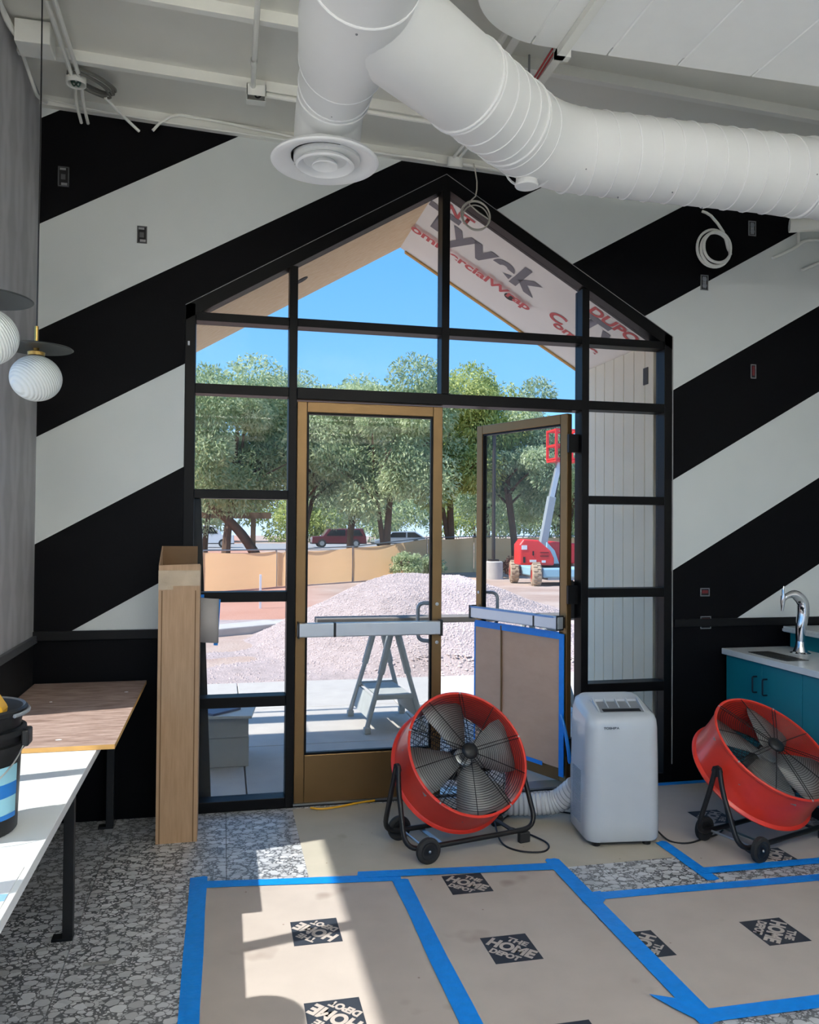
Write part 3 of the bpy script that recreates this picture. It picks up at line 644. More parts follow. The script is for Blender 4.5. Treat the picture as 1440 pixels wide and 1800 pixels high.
for k, (x, y, h, r) in enumerate(((-9, 44, 9, 4.6), (-1, 46, 8.6, 4.4), (8, 47, 9, 4.8), (17, 46, 9, 4.6), (26, 44, 9, 4.8), (35, 40, 9, 5))):
    tree(('hazy background tree past the street edge, number %d of the back row from the left' % (k+1)) if False else ['far left tree of the back row across the lot', 'back row tree behind the left sidelight trees', 'back row tree behind the closed door trees', 'back row tree behind the boom lift', 'back row tree right of the boom lift basket', 'far right tree of the back row'][k], x, y, h, r, LEAF3, 9000, .16, seed=40+k, group='back row of trees', ls=1.35)
for k, x in enumerate((-22, -12, -2, 8, 18, 28, 38, 50)):
    tree(['far left hedge tree across the street', 'second hedge tree across the street from the left', 'hedge tree across the street behind the white car', 'hedge tree across the street behind the maroon car', 'hedge tree across the street behind the lamp post', 'hedge tree across the street behind the lift basket', 'second hedge tree across the street from the right', 'far right hedge tree across the street'][k], x, 84, 6.8+(k*7 % 3)*.5, 6.6, LEAF2 if k % 2 else LEAF1, 7000, .02, seed=90+k, group='hedge trees across the street', ls=2.4)
def shrub(label, x, y, r, n, seed, mat=LEAF1):
    return tree(label, x, y, r*1.5, r, mat, n, .0, seed, .05, 'shrubs by the fence', 'shrub', 1, .6)
shrub('small green shrub at the fence behind the gravel heap', 7.3, 27.0, .75, 2500, 71)
shrub('dark shrub at the fence just right of the small green one', 8.7, 28.4, .7, 2200, 72, LEAF3)
shrub('dry reddish shrub beside the lamp post base', 11.9, 27.2, .6, 1500, 73, leaf_mat('dry_leaves', (96, 62, 52), (140, 100, 84)))
# leaning support trunk of the left tree
m = MB(); m.tube(wavy([(2.0, 30.2, gz(30)), (.9, 30.1, 1.3), (-.2, 30, 2.4), (-.75, 30, 3.0)], 5), [.24, .23, .22, .21, .2, .2, .19, .19, .18, .18, .17, .17, .16, .16, .15, .15], 10)
m.obj('leaning_trunk', BARK, tree0, True)
# ---- shade arbor by the street
ar = thing('shade_arbor', 'brown timber shade arbor in front of the white car', 'arbor', (-1, 50, -.1))
WOODB = pm('brown_arbor_wood', (128, 104, 84), .8)
for x in (-1.9, 2.05): B((x-.16, 49.9, gz(50)), (x+.16, 50.2, 2.4)).obj('post', WOODB, ar)
B((-6, 49.85, 2.15), (3.2, 50.3, 2.55)).obj('beam', WOODB, ar)
# ---- cars on the street
def car(name, label, x, y, L, H, paint, suv):
    c = thing(name, label, 'car', (x, y, gz(60)), local=True); zb = .012
    pr = [(0, .35), (.05, .8*H*.55), (.22*L, .56*H), (.36*L, .97*H), (.78*L, H), (.97*L, .60*H if suv else .62*H), (L, .35)] if not suv else [(0, .35), (.04, .58*H), (.20*L, .60*H), (.30*L, .98*H), (.93*L, H), (.99*L, .58*H), (L, .35)]
    MB().prism(pr, 'y', -.9, .9).obj('body', paint, c, bevel=.06)
    gw = [(.26*L, .62*H), (.345*L, .92*H), (.60*L, .93*H), (.60*L, .62*H)]; gw2 = [(.63*L, .62*H), (.63*L, .93*H), (.86*L if suv else .77*L, .93*H), (.93*L, .62*H)]
    for g_ in (gw, gw2): MB().prism(g_, 'y', -.915, .915).obj('side_window', CGLASS, c)
    for xw in (.18*L, .80*L):
        for s_ in (-1, 1):
            M = Matrix.Translation((xw, s_*.82, .34+zb)) @ Matrix.Rotation(PI/2, 4, 'X')
            w_ = MB().lathe([(.001, -.11), (.2, -.11), (.33, -.1), (.33, .1), (.2, .11), (.001, .11)], 20, M).obj('wheel', RUBBER, c, True)
            MB().lathe([(.001, -.118), (.19, -.114), (.19, .114), (.001, .118)], 14, M).obj('rim', STEEL, w_)
    B((.0, -.85, .30), (L, .85, .42)).obj('sill', RUBBER, c)
    return c
c = car('car', 'white car parked behind the leaning trunk at left', .95, 60, 4.7, 1.75, CARW, True); c.rotation_euler.z = PI
car('car', 'dark maroon car parked on the street behind the closed door', 7.0, 61, 4.4, 1.55, CARR, True)
car('car', 'silver grey car parked right of the maroon car', 12.2, 62, 4.4, 1.35, CARS, False)
# ---- lamp post
lp = thing('lamp_post', 'dark lamp post on a round concrete base near the lift', 'lamp post', (10.8, 26.6, gz(26.6)))
MB().lathe([(.001, 0), (.38, 0), (.38, .68), (.34, .72), (.001, .72)], 24, Matrix.Translation((10.8, 26.6, gz(26.6)))).obj('base', CURB, lp, True)
MB().tube([(10.8, 26.6, gz(26.6)+.72), (10.8, 26.6, 5.6)], .075, 12).obj('pole', pm('bronze_pole', (58, 52, 48), .5, .3), lp, True)
B((10.62, 26.42, gz(26.6)+.72), (10.98, 26.78, gz(26.6)+.80)).obj('base_plate', MATS['bronze_pole'], lp)
B((10.2, 26.45, 5.5), (11.4, 26.75, 5.62)).obj('lamp_head', MATS['bronze_pole'], lp, bevel=.03)
# ---- boom lift
GZ = gz(22)
bl = thing('boom_lift', 'red boom lift with raised grey boom parked in the lot', 'boom lift', (11.6, 22.4, GZ))
def wheel(x, y):
    M = Matrix.Translation((x, y, GZ+.40)) @ Matrix.Rotation(PI/2, 4, 'Y') @ Matrix.Rotation(.25, 4, 'X')
    w_ = MB().lathe([(.17, -.16), (.34, -.16), (.40, -.11), (.40, .11), (.34, .16), (.17, .16)], 28, M).obj('wheel', TIRE, bl, True)
    MB().lathe([(.001, -.13), (.08, -.15), (.2, -.14), (.24, -.165), (.24, .165), (.001, .12)], 20, M).obj('rim', LRED, w_, True)
    tm = MB()
    for k in range(16):
        a = 2*PI*k/16; tm.box((.39, -.03, -.13), (.425, .03, .0), M @ Matrix.Rotation(a, 4, 'Z')); tm.box((.39, -.03, .0), (.425, .03, .13), M @ Matrix.Rotation(a+.2, 4, 'Z'))
    tm.obj('tread', TIRE, w_)
for x, y in ((10.55, 23.5), (10.6, 21.45), (12.7, 23.5), (12.75, 21.45)): wheel(x, y)
B((10.75, 21.2, GZ+.30), (12.6, 23.8, GZ+.62)).obj('chassis', LBLUE, bl, bevel=.05)
B((10.95, 21.25, GZ+.22), (12.4, 23.7, GZ+.31)).obj('axle_guard', LGREY, bl)
MB().lathe([(.001, 0), (.55, 0), (.55, .12), (.001, .12)], 24, Matrix.Translation((11.55, 22.4, GZ+.62))).obj('turntable', BLACKP, bl, True)
MB().prism([(10.05, GZ+.72), (10.05, GZ+1.42), (10.2, GZ+1.62), (10.75, GZ+1.58), (11.2, GZ+1.22), (11.34, GZ+.95), (11.34, GZ+.70)], 'y', 21.6, 22.2).obj('engine_cover', LRED, bl, bevel=.07, seg=3)
MB().prism([(11.3, GZ+.72), (11.25, GZ+1.35), (11.35, GZ+1.55), (12.6, GZ+1.45), (12.95, GZ+1.2), (12.95, GZ+.72)], 'y', 22.6, 23.2).obj('tank_cover', LRED, bl, bevel=.07, seg=3)
MB().prism([(11.25, GZ+.72), (11.3, GZ+1.5), (11.6, GZ+1.2), (11.78, GZ+.72)], 'y', 22.2, 22.6).obj('turret_plate', LBLUE, bl, bevel=.02)
dm = MB()
for z in (1.02, 1.14): dm.box((10.8, 21.585, GZ+z), (11.12, 21.6, GZ+z+.02))
dm.box((10.18, 21.585, GZ+.80), (10.26, 21.6, GZ+1.0)); dm.box((10.52, 21.585, GZ+1.05), (10.57, 21.6, GZ+1.2))
dm.obj('vent_slots', BLACKP, bl)
dm = MB(); dm.box((10.12, 21.585, GZ+1.25), (10.32, 21.598, GZ+1.40)); dm.box((10.42, 21.585, GZ+.82), (10.66, 21.598, GZ+.90)); dm.box((10.86, 21.585, GZ+.80), (11.0, 21.598, GZ+.88))
dm.obj('decals', WHITE, bl)
def beam(a, b, w_, h_, nm, mt):
    a, b = Vector(a), Vector(b); d = (b-a).normalized(); s_ = d.cross(Vector((0, 1, 0))).normalized(); y_ = Vector((0, 1, 0)); M = Matrix((d, y_, s_)).transposed().to_4x4(); M.translation = a
    return MB().box((0, -w_/2, -h_/2), ((b-a).length, w_/2, h_/2), M).obj(nm, mt, bl, bevel=.015)
beam((11.15, 22.4, GZ+1.05), (11.55, 22.4, 2.8), .24, .26, 'boom', LGREY); beam((11.45, 22.4, 2.4), (11.85, 22.4, 4.15), .17, .18, 'boom_extension', ALU)
beam((11.62, 22.4, 2.7), (11.75, 22.4, 3.3), .05, .12, 'hose_carrier', BLACKP)
bk = MB()
for x in (11.55, 12.5):
    for y in (22.0, 22.8): bk.box((x-.04, y-.04, 4.1), (x+.04, y+.04, 5.2))
for z in (4.14, 4.62, 5.16):
    bk.box((11.55, 21.97, z-.035), (12.5, 22.03, z+.035)); bk.box((11.55, 22.77, z-.035), (12.5, 22.83, z+.035)); bk.box((11.52, 22, z-.035), (11.58, 22.8, z+.035)); bk.box((12.47, 22, z-.035), (12.53, 22.8, z+.035))
bk.obj('basket', LRED, bl); B((11.52, 21.97, 4.04), (12.53, 22.83, 4.12)).obj('basket_floor', LRED, bl)
B((11.95, 22.35, 4.75), (12.3, 22.6, 5.0)).obj('control_box', BLACKP, bl, bevel=.03)
# ---- stakes
for lb, x, y, h in (('white marking stake standing before the tan fence', .95, 13.5, .75), ('short white stake left of the marking stake', -1.6, 13.0, .4)):
    tag(B((x-.025, y-.02, gz(y)-.02), (x+.025, y+.02, gz(y)+h)).obj('marking_stake', WHITE, None, bevel=.004), lb, 'stake')
# ---- sawhorses with a plank
def sawhorse(label, ox, oy):
    s_ = thing('sawhorse', label, 'sawhorse', (ox, oy, -.02), local=True, group='sawhorses under the plank')
    B((-.06, -.36, .80), (.06, .36, .87)).obj('beam', GREYSAW, s_, bevel=.012)
    for sy in (-1, 1):
        for sx in (-1, 1):
            a = Vector((sx*.035, sy*.27, .80)); b = Vector((sx*.24, sy*.33, .0))
            mid = a*.45+b*.55
            l_ = MB().tube([a, a*.6+b*.4], .030, 8).tube([a*.6+b*.4, b+Vector((0, 0, .05))], .021, 8).obj('leg', GREYSAW, s_, True)
            B((b.x-.028, b.y-.028, 0), (b.x+.028, b.y+.028, .055)).obj('foot', GREYSAW, l_, bevel=.008)
        B((-.165, sy*.31-.02, .27), (.165, sy*.31+.02, .31)).obj('brace', GREYSAW, s_, bevel=.008)
    MB().prism([(-.15, .30), (.15, .30), (.13, .275), (-.13, .275)], 'y', -.30, .30).obj('tray', GREYSAW, s_, bevel=.006)
    for sx in (-1, 1): MB().prism([(sx*.15, .27), (sx*.17, .27), (sx*.215, .10), (sx*.20, .10)], 'y', -.30, .30).obj('side_web', GREYSAW, s_)
    return s_
s1 = sawhorse('dusty grey folding sawhorse standing behind the closed door', 1.53, 2.06); s1.rotation_euler.z = .06
s2 = sawhorse('dusty grey sawhorse mostly hidden behind the cardboard covered door', 3.0, 2.2)
tag(B((.92, 1.98, .852), (3.5, 2.2, .90)).obj('plank', pm('weathered_plank', (112, 106, 100), .8, var=.1), None, bevel=.004), 'long dark plank lying across the sawhorses', 'plank')
# ---- cartons, board, tile by the left sidelight
tag(B((-.14, .98, -.02), (.33, 1.40, .19)).obj('carton', BOXW, None, bevel=.006), 'lower pale carton of the stack outside the left sidelight', 'carton', 'cartons outside the sidelight')
tag(B((-.16, .96, .192), (.325, 1.38, .345)).obj('carton', BOXW, None, bevel=.006), 'upper pale carton carrying the board outside the sidelight', 'carton', 'cartons outside the sidelight')
tag(MB().box((-.2, -.22, 0), (.3, .26, .02), Matrix.Translation((.07, 1.1, .347)) @ Matrix.Rotation(-.12, 4, 'Z')).obj('cover_board', pm('pale_board', (196, 196, 188), .6), None, bevel=.003), 'pale board lying on top of the carton stack', 'board')
tag(MB().box((-.13, -.13, 0), (.13, .13, .015), Matrix.Translation((.09, 1.06, .369)) @ Matrix.Rotation(.75, 4, 'Z')).obj('floor_tile_sample', TILEB, None, bevel=.002), 'square slate blue tile lying on the pale board', 'tile')
# ---- dark board leaning outside against the left jamb
tag(MB().add([(-.088, .30, -.02), (.078, .30, -.02), (.078, .34, -.02), (-.088, .34, -.02), (-.088, .16, 1.86), (.0, .16, 1.86), (.0, .19, 1.86), (-.088, .19, 1.86)], [(0,3,2,1),(4,5,6,7),(0,1,5,4),(1,2,6,5),(2,3,7,6),(3,0,4,7)]).obj('leaning_board', BLKB), 'dark board leaning outside against the left window jamb', 'board')
# ================================================================== CEILING SERVICES
DZ, DR = 3.5, .193
TX = .565
sd = thing('spiral_duct', 'white painted spiral duct with branch and long run along the wall', 'duct', (TX, -2.2, DZ))
MB().tube([(TX, -7.5, DZ), (TX, -2.4, DZ), (TX, -2.1, DZ), (TX, -1.83, DZ)], [DR, DR, DR, .168], 40).obj('trunk', DUCT, sd, True)
el = [(TX, -1.84, DZ), (TX, -1.70, DZ), (TX, -1.62, DZ)]+arc((TX, -1.52, DZ-.15), .15, PI/2, 0, 8, (0, 1, 0), (0, 0, 1))[0:]+[(TX, -1.37, 3.31)]
MB().tube(el, [.158, .154, .150]+[.147]*(len(el)-3), 36).obj('drop_elbow', DUCT, sd, True)
bp_ = fillet([(.575, -2.208, DZ), (1.60, -1.338, DZ), (5.15, -1.338, DZ)], .24, 8)
MB().tube(bp_, DR-.003, 40).obj('branch_run', DUCT, sd, True)
def ring(c, d, r, rt, mb):
    d = Vector(d).normalized(); a = d.orthogonal().normalized(); b = d.cross(a)
    MB().tube([Vector(c)+(a*math.cos(2*PI*k/40)+b*math.sin(2*PI*k/40))*r for k in range(40)], rt, 6, True).obj('joint_ring', DUCTS, sd, True)
m = MB(); br_d = (Vector((1.60, -1.338, 0))-Vector((.42, -2.34, 0))).normalized()
for q in (-2.37, -3.0, -3.7): ring((TX, q, DZ), (0, 1, 0), DR+.001, .005, m)
ring((TX, -1.83, DZ), (0, 1, 0), .165, .005, m); ring((TX, -1.66, DZ), (0, 1, 0), .152, .004, m); ring((TX, -1.585, DZ-.012), (0, 1, -.35), .149, .004, m)
for q in (.42, .46): ring(Vector((.42, -2.34, DZ))+br_d*(.62+q*.55), br_d, DR, .005, m)
for q in (1.24,): ring(Vector((.42, -2.34, DZ))+br_d*q, br_d, DR, .005, m)
ring((1.52, -1.375, DZ), (.93, .37, 0), DR, .006, m); ring((1.58, -1.352, DZ), (.95, .3, 0), DR, .006, m); ring((1.72, -1.338, DZ), (1, 0, 0), DR, .005, m); ring((3.02, -1.338, DZ), (1, .0, 0), DR, .007, m)

def helix(p0, d, L, pitch, r, rt):
    d = Vector(d).normalized(); a = Vector((0, 0, 1)); b = d.cross(a); n = int(L/pitch*36)
    return MB().tube([Vector(p0)+d*(L*i/n)+(a*math.cos(2*PI*i/36)+b*math.sin(2*PI*i/36))*r for i in range(n+1)], rt, 5)
helix((1.76, -1.338, DZ), (1, 0, 0), 3.3, .112, DR-.001, .0035).obj('spiral_seam', DUCTS, sd, True)
helix(Vector((.42, -2.34, DZ))+br_d*.95, br_d, .48, .095, DR-.001, .003).obj('spiral_seam', DUCTS, sd, True)
MB().lathe([(.001, 0), (.052, 0), (.056, .006), (.05, .03), (.05, .06)], 24, Matrix.Translation((1.50, -1.385, DZ-DR-.025))).obj('cap_fitting', DUCT, sd, True)
m = MB(); rng2 = random.Random(3)
for k in range(14):
    a = rng2.uniform(PI*1.05, PI*1.95); x = 1.76+.24*k; m.sphere((x, -1.338+DR*math.cos(a), DZ+DR*math.sin(a)), (.004, .004, .004), 6, 4)
for y in (-2.33, -1.86, -1.69): m.sphere((TX-.02, y, DZ-DR*(.99 if y < -2 else .82 if y < -1.8 else .77)), (.005, .005, .005), 6, 4)
m.obj('screws', METALBOX, sd)
df = thing('air_diffuser', 'round white air diffuser hanging under the duct drop', 'diffuser', (TX-.008, -1.37, 3.30))
MD = Matrix.Translation((TX-.008, -1.37, 3.30))
MB().lathe([(.235, .0), (.239, .006), (.225, .022), (.17, .045), (.153, .06), (.150, .06), (.151, .026), (.166, .016), (.205, .003), (.228, -.003), (.235, .0)], 56, MD).obj('outer_ring', DUCTS, df, True)
MB().lathe([(.126, -.016), (.130, -.012), (.108, .01), (.085, .034), (.08, .034), (.10, .004), (.12, -.018), (.126, -.016)], 48, MD).obj('middle_ring', DUCTS, df, True)
MB().lathe([(.001, .02), (.03, .004), (.050, -.014), (.056, -.017), (.058, -.013), (.054, -.004), (.03, .02), (.001, .035)], 40, MD).obj('centre_cone', DUCTS, df, True)
m = MB()
for k in range(3): a = k*2*PI/3+.4; m.tube([(TX-.008+.03*math.cos(a), -1.37+.03*math.sin(a), 3.325), (TX-.008+.16*math.cos(a), -1.37+.16*math.sin(a), 3.325)], .004, 6)
m.obj('support_arms', METALBOX, df)
MB().lathe([(.1495, .022), (.148, .057), (.001, .057)], 32, MD).obj('throat', HOLE_SHADE, df)  # coloured dark for the shade up inside the diffuser
# ceiling cloud
cl = thing('suspended_cloud', 'suspended white ceiling panel with rounded corner above the duct', 'ceiling panel', (2.5, -3, 3.8))
cz0, cz1, R_, cx0, cy1 = 3.79, 3.84, .42, 1.055, -1.645
def cloud_poly(x0, x1):
    pts = []
    f = lambda x: cy1 if x >= cx0+R_ else cy1-R_+math.sqrt(max(0, R_**2-(cx0+R_-x)**2))
    n = 12 if x0 < cx0+R_ else 1
    for i in range(n+1): x = x0+(x1-x0)*i/n; pts.append((x, f(x)))
    return [(x0, -8.0)]+pts+[(x1, -8.0)]
seams = [1.055, 1.415, 1.775, 2.12, 2.50, 2.88, 3.26, 3.64, 4.02, 4.40, 4.78, 5.18]
for a, b in zip(seams, seams[1:]): MB().prism(cloud_poly(a+.003, b-.003), 'z', cz0, cz1).obj('panel', pm('cloud_panel_paint', (240, 242, 240), .6, var=.015), cl, bevel=.004, seg=1)
m = MB()
for s_ in seams[1:-1]: m.box((s_-.012, -8, cz0+.004), (s_+.012, cy1-.06, cz0+.02))
m.obj('joint_strip', DUCTS, cl)
for x in (2.0, 3.4, 4.8):
    for y in (-2.2, -4.2): MB().tube([(x, y, cz1), (x, y, ZB(x)+.055)], .005, 6).obj('hanger_rod', METALBOX, cl)
st = thing('strut_channel', 'white strut channel with red wires running under the ceiling panel', 'strut', (1.56, -2, 3.76))
m = MB(); m.box((1.535, -6, 3.755), (1.575, -1.62, 3.788)); m.obj('lower_channel', LIGHTC, st)
MB().box((1.56, -1.64, 3.80), (1.60, -.62, 3.84)).obj('upper_channel', LIGHTC, st); B((1.535, -1.655, 3.755), (1.60, -1.615, 3.84)).obj('bracket', LIGHTC, st)
for dx in (-.012, .004): MB().tube(wavy([(1.548+dx, -1.6, 3.815), (1.55+dx, -1.2, 3.80), (1.549+dx, -.9, 3.815), (1.55+dx, -.6, 3.90)], 4), .0045, 6).obj('red_wire', REDW, st, True)
for y in (-.75, -1.2): MB().tube([(1.58, y, 3.84), (1.58, y, ZB(1.58)+.055)], .006, 6).obj('hanger_rod', METALBOX, st)
st2 = thing('strut_channel', 'short white strut left of the red wires under the ceiling', 'strut', (1.38, -1.3, 3.9), group=None)
B((1.36, -2.0, 3.86), (1.40, -.95, 3.90)).obj('channel', LIGHTC, st2); MB().tube([(1.33, -2.0, 3.88), (1.33, -1.05, 3.88)], .014, 8).obj('conduit', LIGHTC, st2, True)
for y in (-1.1, -1.75): MB().tube([(1.38, y, 3.90), (1.38, y, ZB(1.38)+.055)], .006, 6).obj('hanger_rod', METALBOX, st2)
# conduits, boxes and cables on the ceiling
zc = lambda x: ZB(x)-.016
cd = thing('electrical_conduit', 'pair of white conduits dropping to the left junction box', 'conduit', (-.65, -.7, 4.03))
for dx in (-.018, .018):
    MB().tube([(-.645+dx, -1.55, zc(-.65)), (-.645+dx, -.45, zc(-.65)), ], .0115, 8).obj('conduit', LIGHTC, cd, True)
    MB().tube(wavy([(-.645+dx*.9, -.36, zc(-.65)-.005), (-.66+dx, -.2, zc(-.65)-.03), (-.66+dx, -.05, zc(-.65)-.06)], 4), .009, 8).obj('conduit', LIGHTC, cd, True)
jb0 = thing('junction_box', 'open round junction box under the left conduits', 'junction box', (-.65, -.41, 4.02))
MB().lathe([(.001, .02), (.052, .02), (.052, -.03), (.046, -.03), (.044, .01), (.001, .01)], 20, Matrix.Translation((-.648, -.41, zc(-.65)+.0))).obj('body', LIGHTC, jb0, True)
m = MB()
for k in range(5): a = k*1.3; m.tube(wavy([(-.648+.03*math.cos(a), -.41+.03*math.sin(a), zc(-.65)+.005), (-.648+.02*math.cos(a+1), -.41+.02*math.sin(a+1), zc(-.65)-.028), (-.648+.03*math.cos(a+2), -.41+.03*math.sin(a+2), zc(-.65)+.0)], 4), .004, 5)
m.obj('wires', pm('green_wire', (60, 90, 76), .5), jb0, True)
def coil(name, label, c, r, n, ax, ay, seed, rt=.006, tail=None, mat=CABLE, sq=1.0):
    rg = random.Random(seed); c = Vector(c); ax, ay = Vector(ax).normalized(), Vector(ay).normalized(); nn = ax.cross(ay); pts = []
    for k in range(n):
        rr, ox, oy = r*rg.uniform(.82, 1.1), rg.uniform(-.12, .12)*r, rg.uniform(-.12, .12)*r
        for i in range(18):
            a = 2*PI*i/18; pts.append(c+ax*(rr*math.cos(a)+ox)+ay*(rr*sq*math.sin(a)+oy)+nn*((k+i/18)*rt*1.3+rg.uniform(-.2, .2)*rt))
    if tail: pts = [Vector(q) for q in tail]+pts
    return tag(MB().tube(wavy(pts, 2), rt, 6).obj(name, mat, None, True), label, 'cable')
coil('cable_coil', 'grey cable coil hung by the left junction box', (-.585, -.38, zc(-.6)-.01), .125, 5, (.7, .6, -.1), (-.5, .6, .12), 4, .0065, None, pm('dark_grey_cable', (112, 112, 106), .5), .62)
tag(MB().tube(wavy([(-.52, -.28, 4.02), (-.47, -.2, 4.0), (-.42, -.1, 3.99), (-.365, -.04, 3.965)], 5), .0085, 8).obj('cable_end', LIGHTC, None, True), 'loose cable end drooping over the black corner at left', 'cable')
tag(MB().tube(wavy([(-.29, -.045, 3.975), (-.24, -.05, 4.03), (-.16, -.055, 4.075), (-.05, -.055, 4.075), (.16, -.055, 4.06), (.42, -.055, 4.035), (.99, -.055, 3.99), (1.40, -.055, 3.975)], 5), .0085, 8).obj('wall_top_cable', LIGHTC, None, True), 'white cable stapled along the top of the striped wall', 'cable')
tag(MB().tube(wavy([(-.89, -.05, 4.09), (-.6, -.05, 4.055), (-.2, -.05, 4.03), (.3, -.05, 4.012), (1.0, -.05, 3.985)], 5), .006, 8).obj('wall_top_cable', LIGHTC, None, True), 'thin white cable from the left corner along the wall top', 'cable')
tag(MB().tube(wavy([(-.885, -.95, 4.07), (-.87, -.72, 4.05), (-.875, -.5, 4.04), (-.86, -.36, 3.98), (-.875, -.2, 4.02), (-.86, -.07, 4.06)], 6), .009, 8).obj('corner_cable', LIGHTC, None, True), 'white cable snaking down the top of the left wall', 'cable')
cd2 = thing('electrical_conduit', 'white conduit from the ceiling into the square junction box', 'conduit', (.26, -.8, 4.03))
MB().tube([(.255, -1.75, zc(.25)), (.262, -.62, zc(.25))], .0135, 8).obj('conduit', LIGHTC, cd2, True); MB().lathe([(.018, -.02), (.018, .02)], 12, Matrix.Translation((.258, -.86, zc(.25))) @ Matrix.Rotation(PI/2, 4, 'X')).obj('coupling', LIGHTC, cd2, True)
MB().tube([(.33, -.555, zc(.3)), (1.35, -.545, zc(1.3))], .0135, 8).obj('conduit', LIGHTC, cd2, True)
jb1 = thing('junction_box', 'open square junction box with wires left of the duct', 'junction box', (.28, -.56, 4.0))
m = MB(); q0 = Vector((.28, -.575, ZB(.28)-.03)); s_ = .05
for a, b in (((-s_, -s_, .028), (s_, s_, .032)), ((-s_, -s_, -.03), (-s_+.004, s_, .03)), ((s_-.004, -s_, -.03), (s_, s_, .03)), ((-s_, s_-.004, -.03), (s_, s_, .03)), ((-s_, -s_, -.03), (s_, -s_+.004, .03)), ((-s_, 0, -.034), (s_, s_, -.03))): m.box(q0+Vector(a), q0+Vector(b))
m.obj('body', LIGHTC, jb1)
MB().tube(wavy([q0+Vector((-.02, -.02, .02)), q0+Vector((0, -.03, -.03)), q0+Vector((.025, -.015, -.01)), q0+Vector((.02, -.03, .02))], 6), .005, 6).obj('wires', BLACKP, jb1, True)
jb2 = thing('junction_box', 'junction box with conduits at the peak of the gabled window', 'junction box', (1.51, -.08, 3.95))
MB().lathe([(.001, .03), (.05, .03), (.05, -.025), (.044, -.025), (.042, .012), (.001, .012)], 20, Matrix.Translation((1.515, -.10, 3.955)) @ Matrix.Rotation(.3, 4, 'X')).obj('body', LIGHTC, jb2, True)
m = MB()
for dx in (-.02, .015): m.tube([(1.515+dx, -.13, 3.97), (1.54+dx, -.6, ZB(1.5)-.015)], .0095, 8)
m.tube([(1.55, -.09, 3.96), (2.1, -.06, 3.945)], .0095, 8); m.obj('conduits', LIGHTC, jb2, True)
coil('cable_coil', 'thin cable coil dangling in front of the gable glass', (1.655, -.10, 3.63), .088, 4, (1, 0, 0), (0, .1, 1), 9, .0042, [(1.63, -.12, 3.955), (1.655, -.11, 3.85), (1.65, -.1, 3.76), (1.61, -.1, 3.705)])
coil('cable_coil', 'white cable coil hanging on the right black stripe', (3.36, -.05, 3.58), .115, 3, (1, 0, 0), (0, -.05, 1), 15, .0095, [(3.285, -.015, 3.85), (3.33, -.05, 3.81), (3.41, -.07, 3.70), (3.45, -.06, 3.60)], LIGHTC)
bx_ = thing('ballast_box', 'white ceiling ballast box at the top left corner', 'electrical box', (-.8, -.72, 4.1))
B((-.86, -.80, ZB(-.8)-.07), (-.70, -.66, ZB(-.8)+.04)).obj('body', LIGHTC, bx_, bevel=.004); MB().tube(wavy([(-.86, -.75, 4.03), (-.885, -.85, 4.05), (-.88, -1.0, 4.07)], 4), .01, 8).obj('whip', LIGHTC, bx_, True)
# outlets on the striped wall
def outlet(label, x, z, kind, w_=.058, h_=.104):
    o = thing('outlet_box', label, 'outlet', (x, 0, z), group='open electrical boxes in the striped wall')
    m = MB(); t = .006
    for a, b in (((x-w_/2, z-h_/2), (x+w_/2, z-h_/2+t)), ((x-w_/2, z+h_/2-t), (x+w_/2, z+h_/2)), ((x-w_/2, z-h_/2), (x-w_/2+t, z+h_/2)), ((x+w_/2-t, z-h_/2), (x+w_/2, z+h_/2))): m.box((a[0], -.006, a[1]), (b[0], -.0005, b[1]))
    m.obj('box_rim', METALBOX if kind != 'dark' else pm('dark_galvanised', (92, 94, 96), .5, .5), o)
    B((x-w_/2+t, -.0025, z-h_/2+t), (x+w_/2-t, -.0006, z+h_/2-t)).obj('box_back', HOLE_SHADE, o)  # flat plate, its dark colour is the shade inside the open box
    if kind == 'device':
        for dz in (-.022, .022): MB().lathe([(.001, .004), (.016, .004), (.017, 0)], 16, Matrix.Translation((x, -.004, z+dz)) @ Matrix.Rotation(PI/2, 4, 'X')).obj('receptacle', GREYP, o)
        B((x-.014, -.005, z-.04), (x+.014, -.003, z+.04)).obj('yoke', METALBOX, o)
    elif kind == 'red':
        B((x-w_/2+.012, -.008, z-h_/2+.02), (x+w_/2-.014, -.002, z+h_/2-.014)).obj('red_device', pm('dark_red_plastic', (110, 30, 36), .5), o)
    else:
        B((x-.02, -.005, z+h_/2-.02), (x+.012, -.003, z+h_/2-.008)).obj('tab', METALBOX, o); B((x-.012, -.005, z-h_/2+.008), (x+.02, -.003, z-h_/2+.022)).obj('tab', METALBOX, o); B((x-.014, -.004, z-.016), (x+.010, -.0028, z+.014)).obj('plate', pm('dark_galvanised', (92, 94, 96), .5, .5), o)
outlet('open outlet box on the top left black stripe', -.777, 3.674, 'dark', .06, .115); outlet('open outlet box on the upper left white stripe', -.345, 3.378, 'dark', .055, .10)
outlet('grey outlet high on the right black stripe', 3.679, 3.771, 'device'); outlet('grey outlet straddling the stripe edge under the white coil', 3.311, 3.368, 'device')
outlet('narrow open box with red wire in the middle right black stripe', 3.689, 2.78, 'red', .042, .098); outlet('upper small red device box beside the counter', 3.319, 1.263, 'red', .07, .055); outlet('lower red device box beside the counter', 3.325, 1.058, 'red', .08, .085)
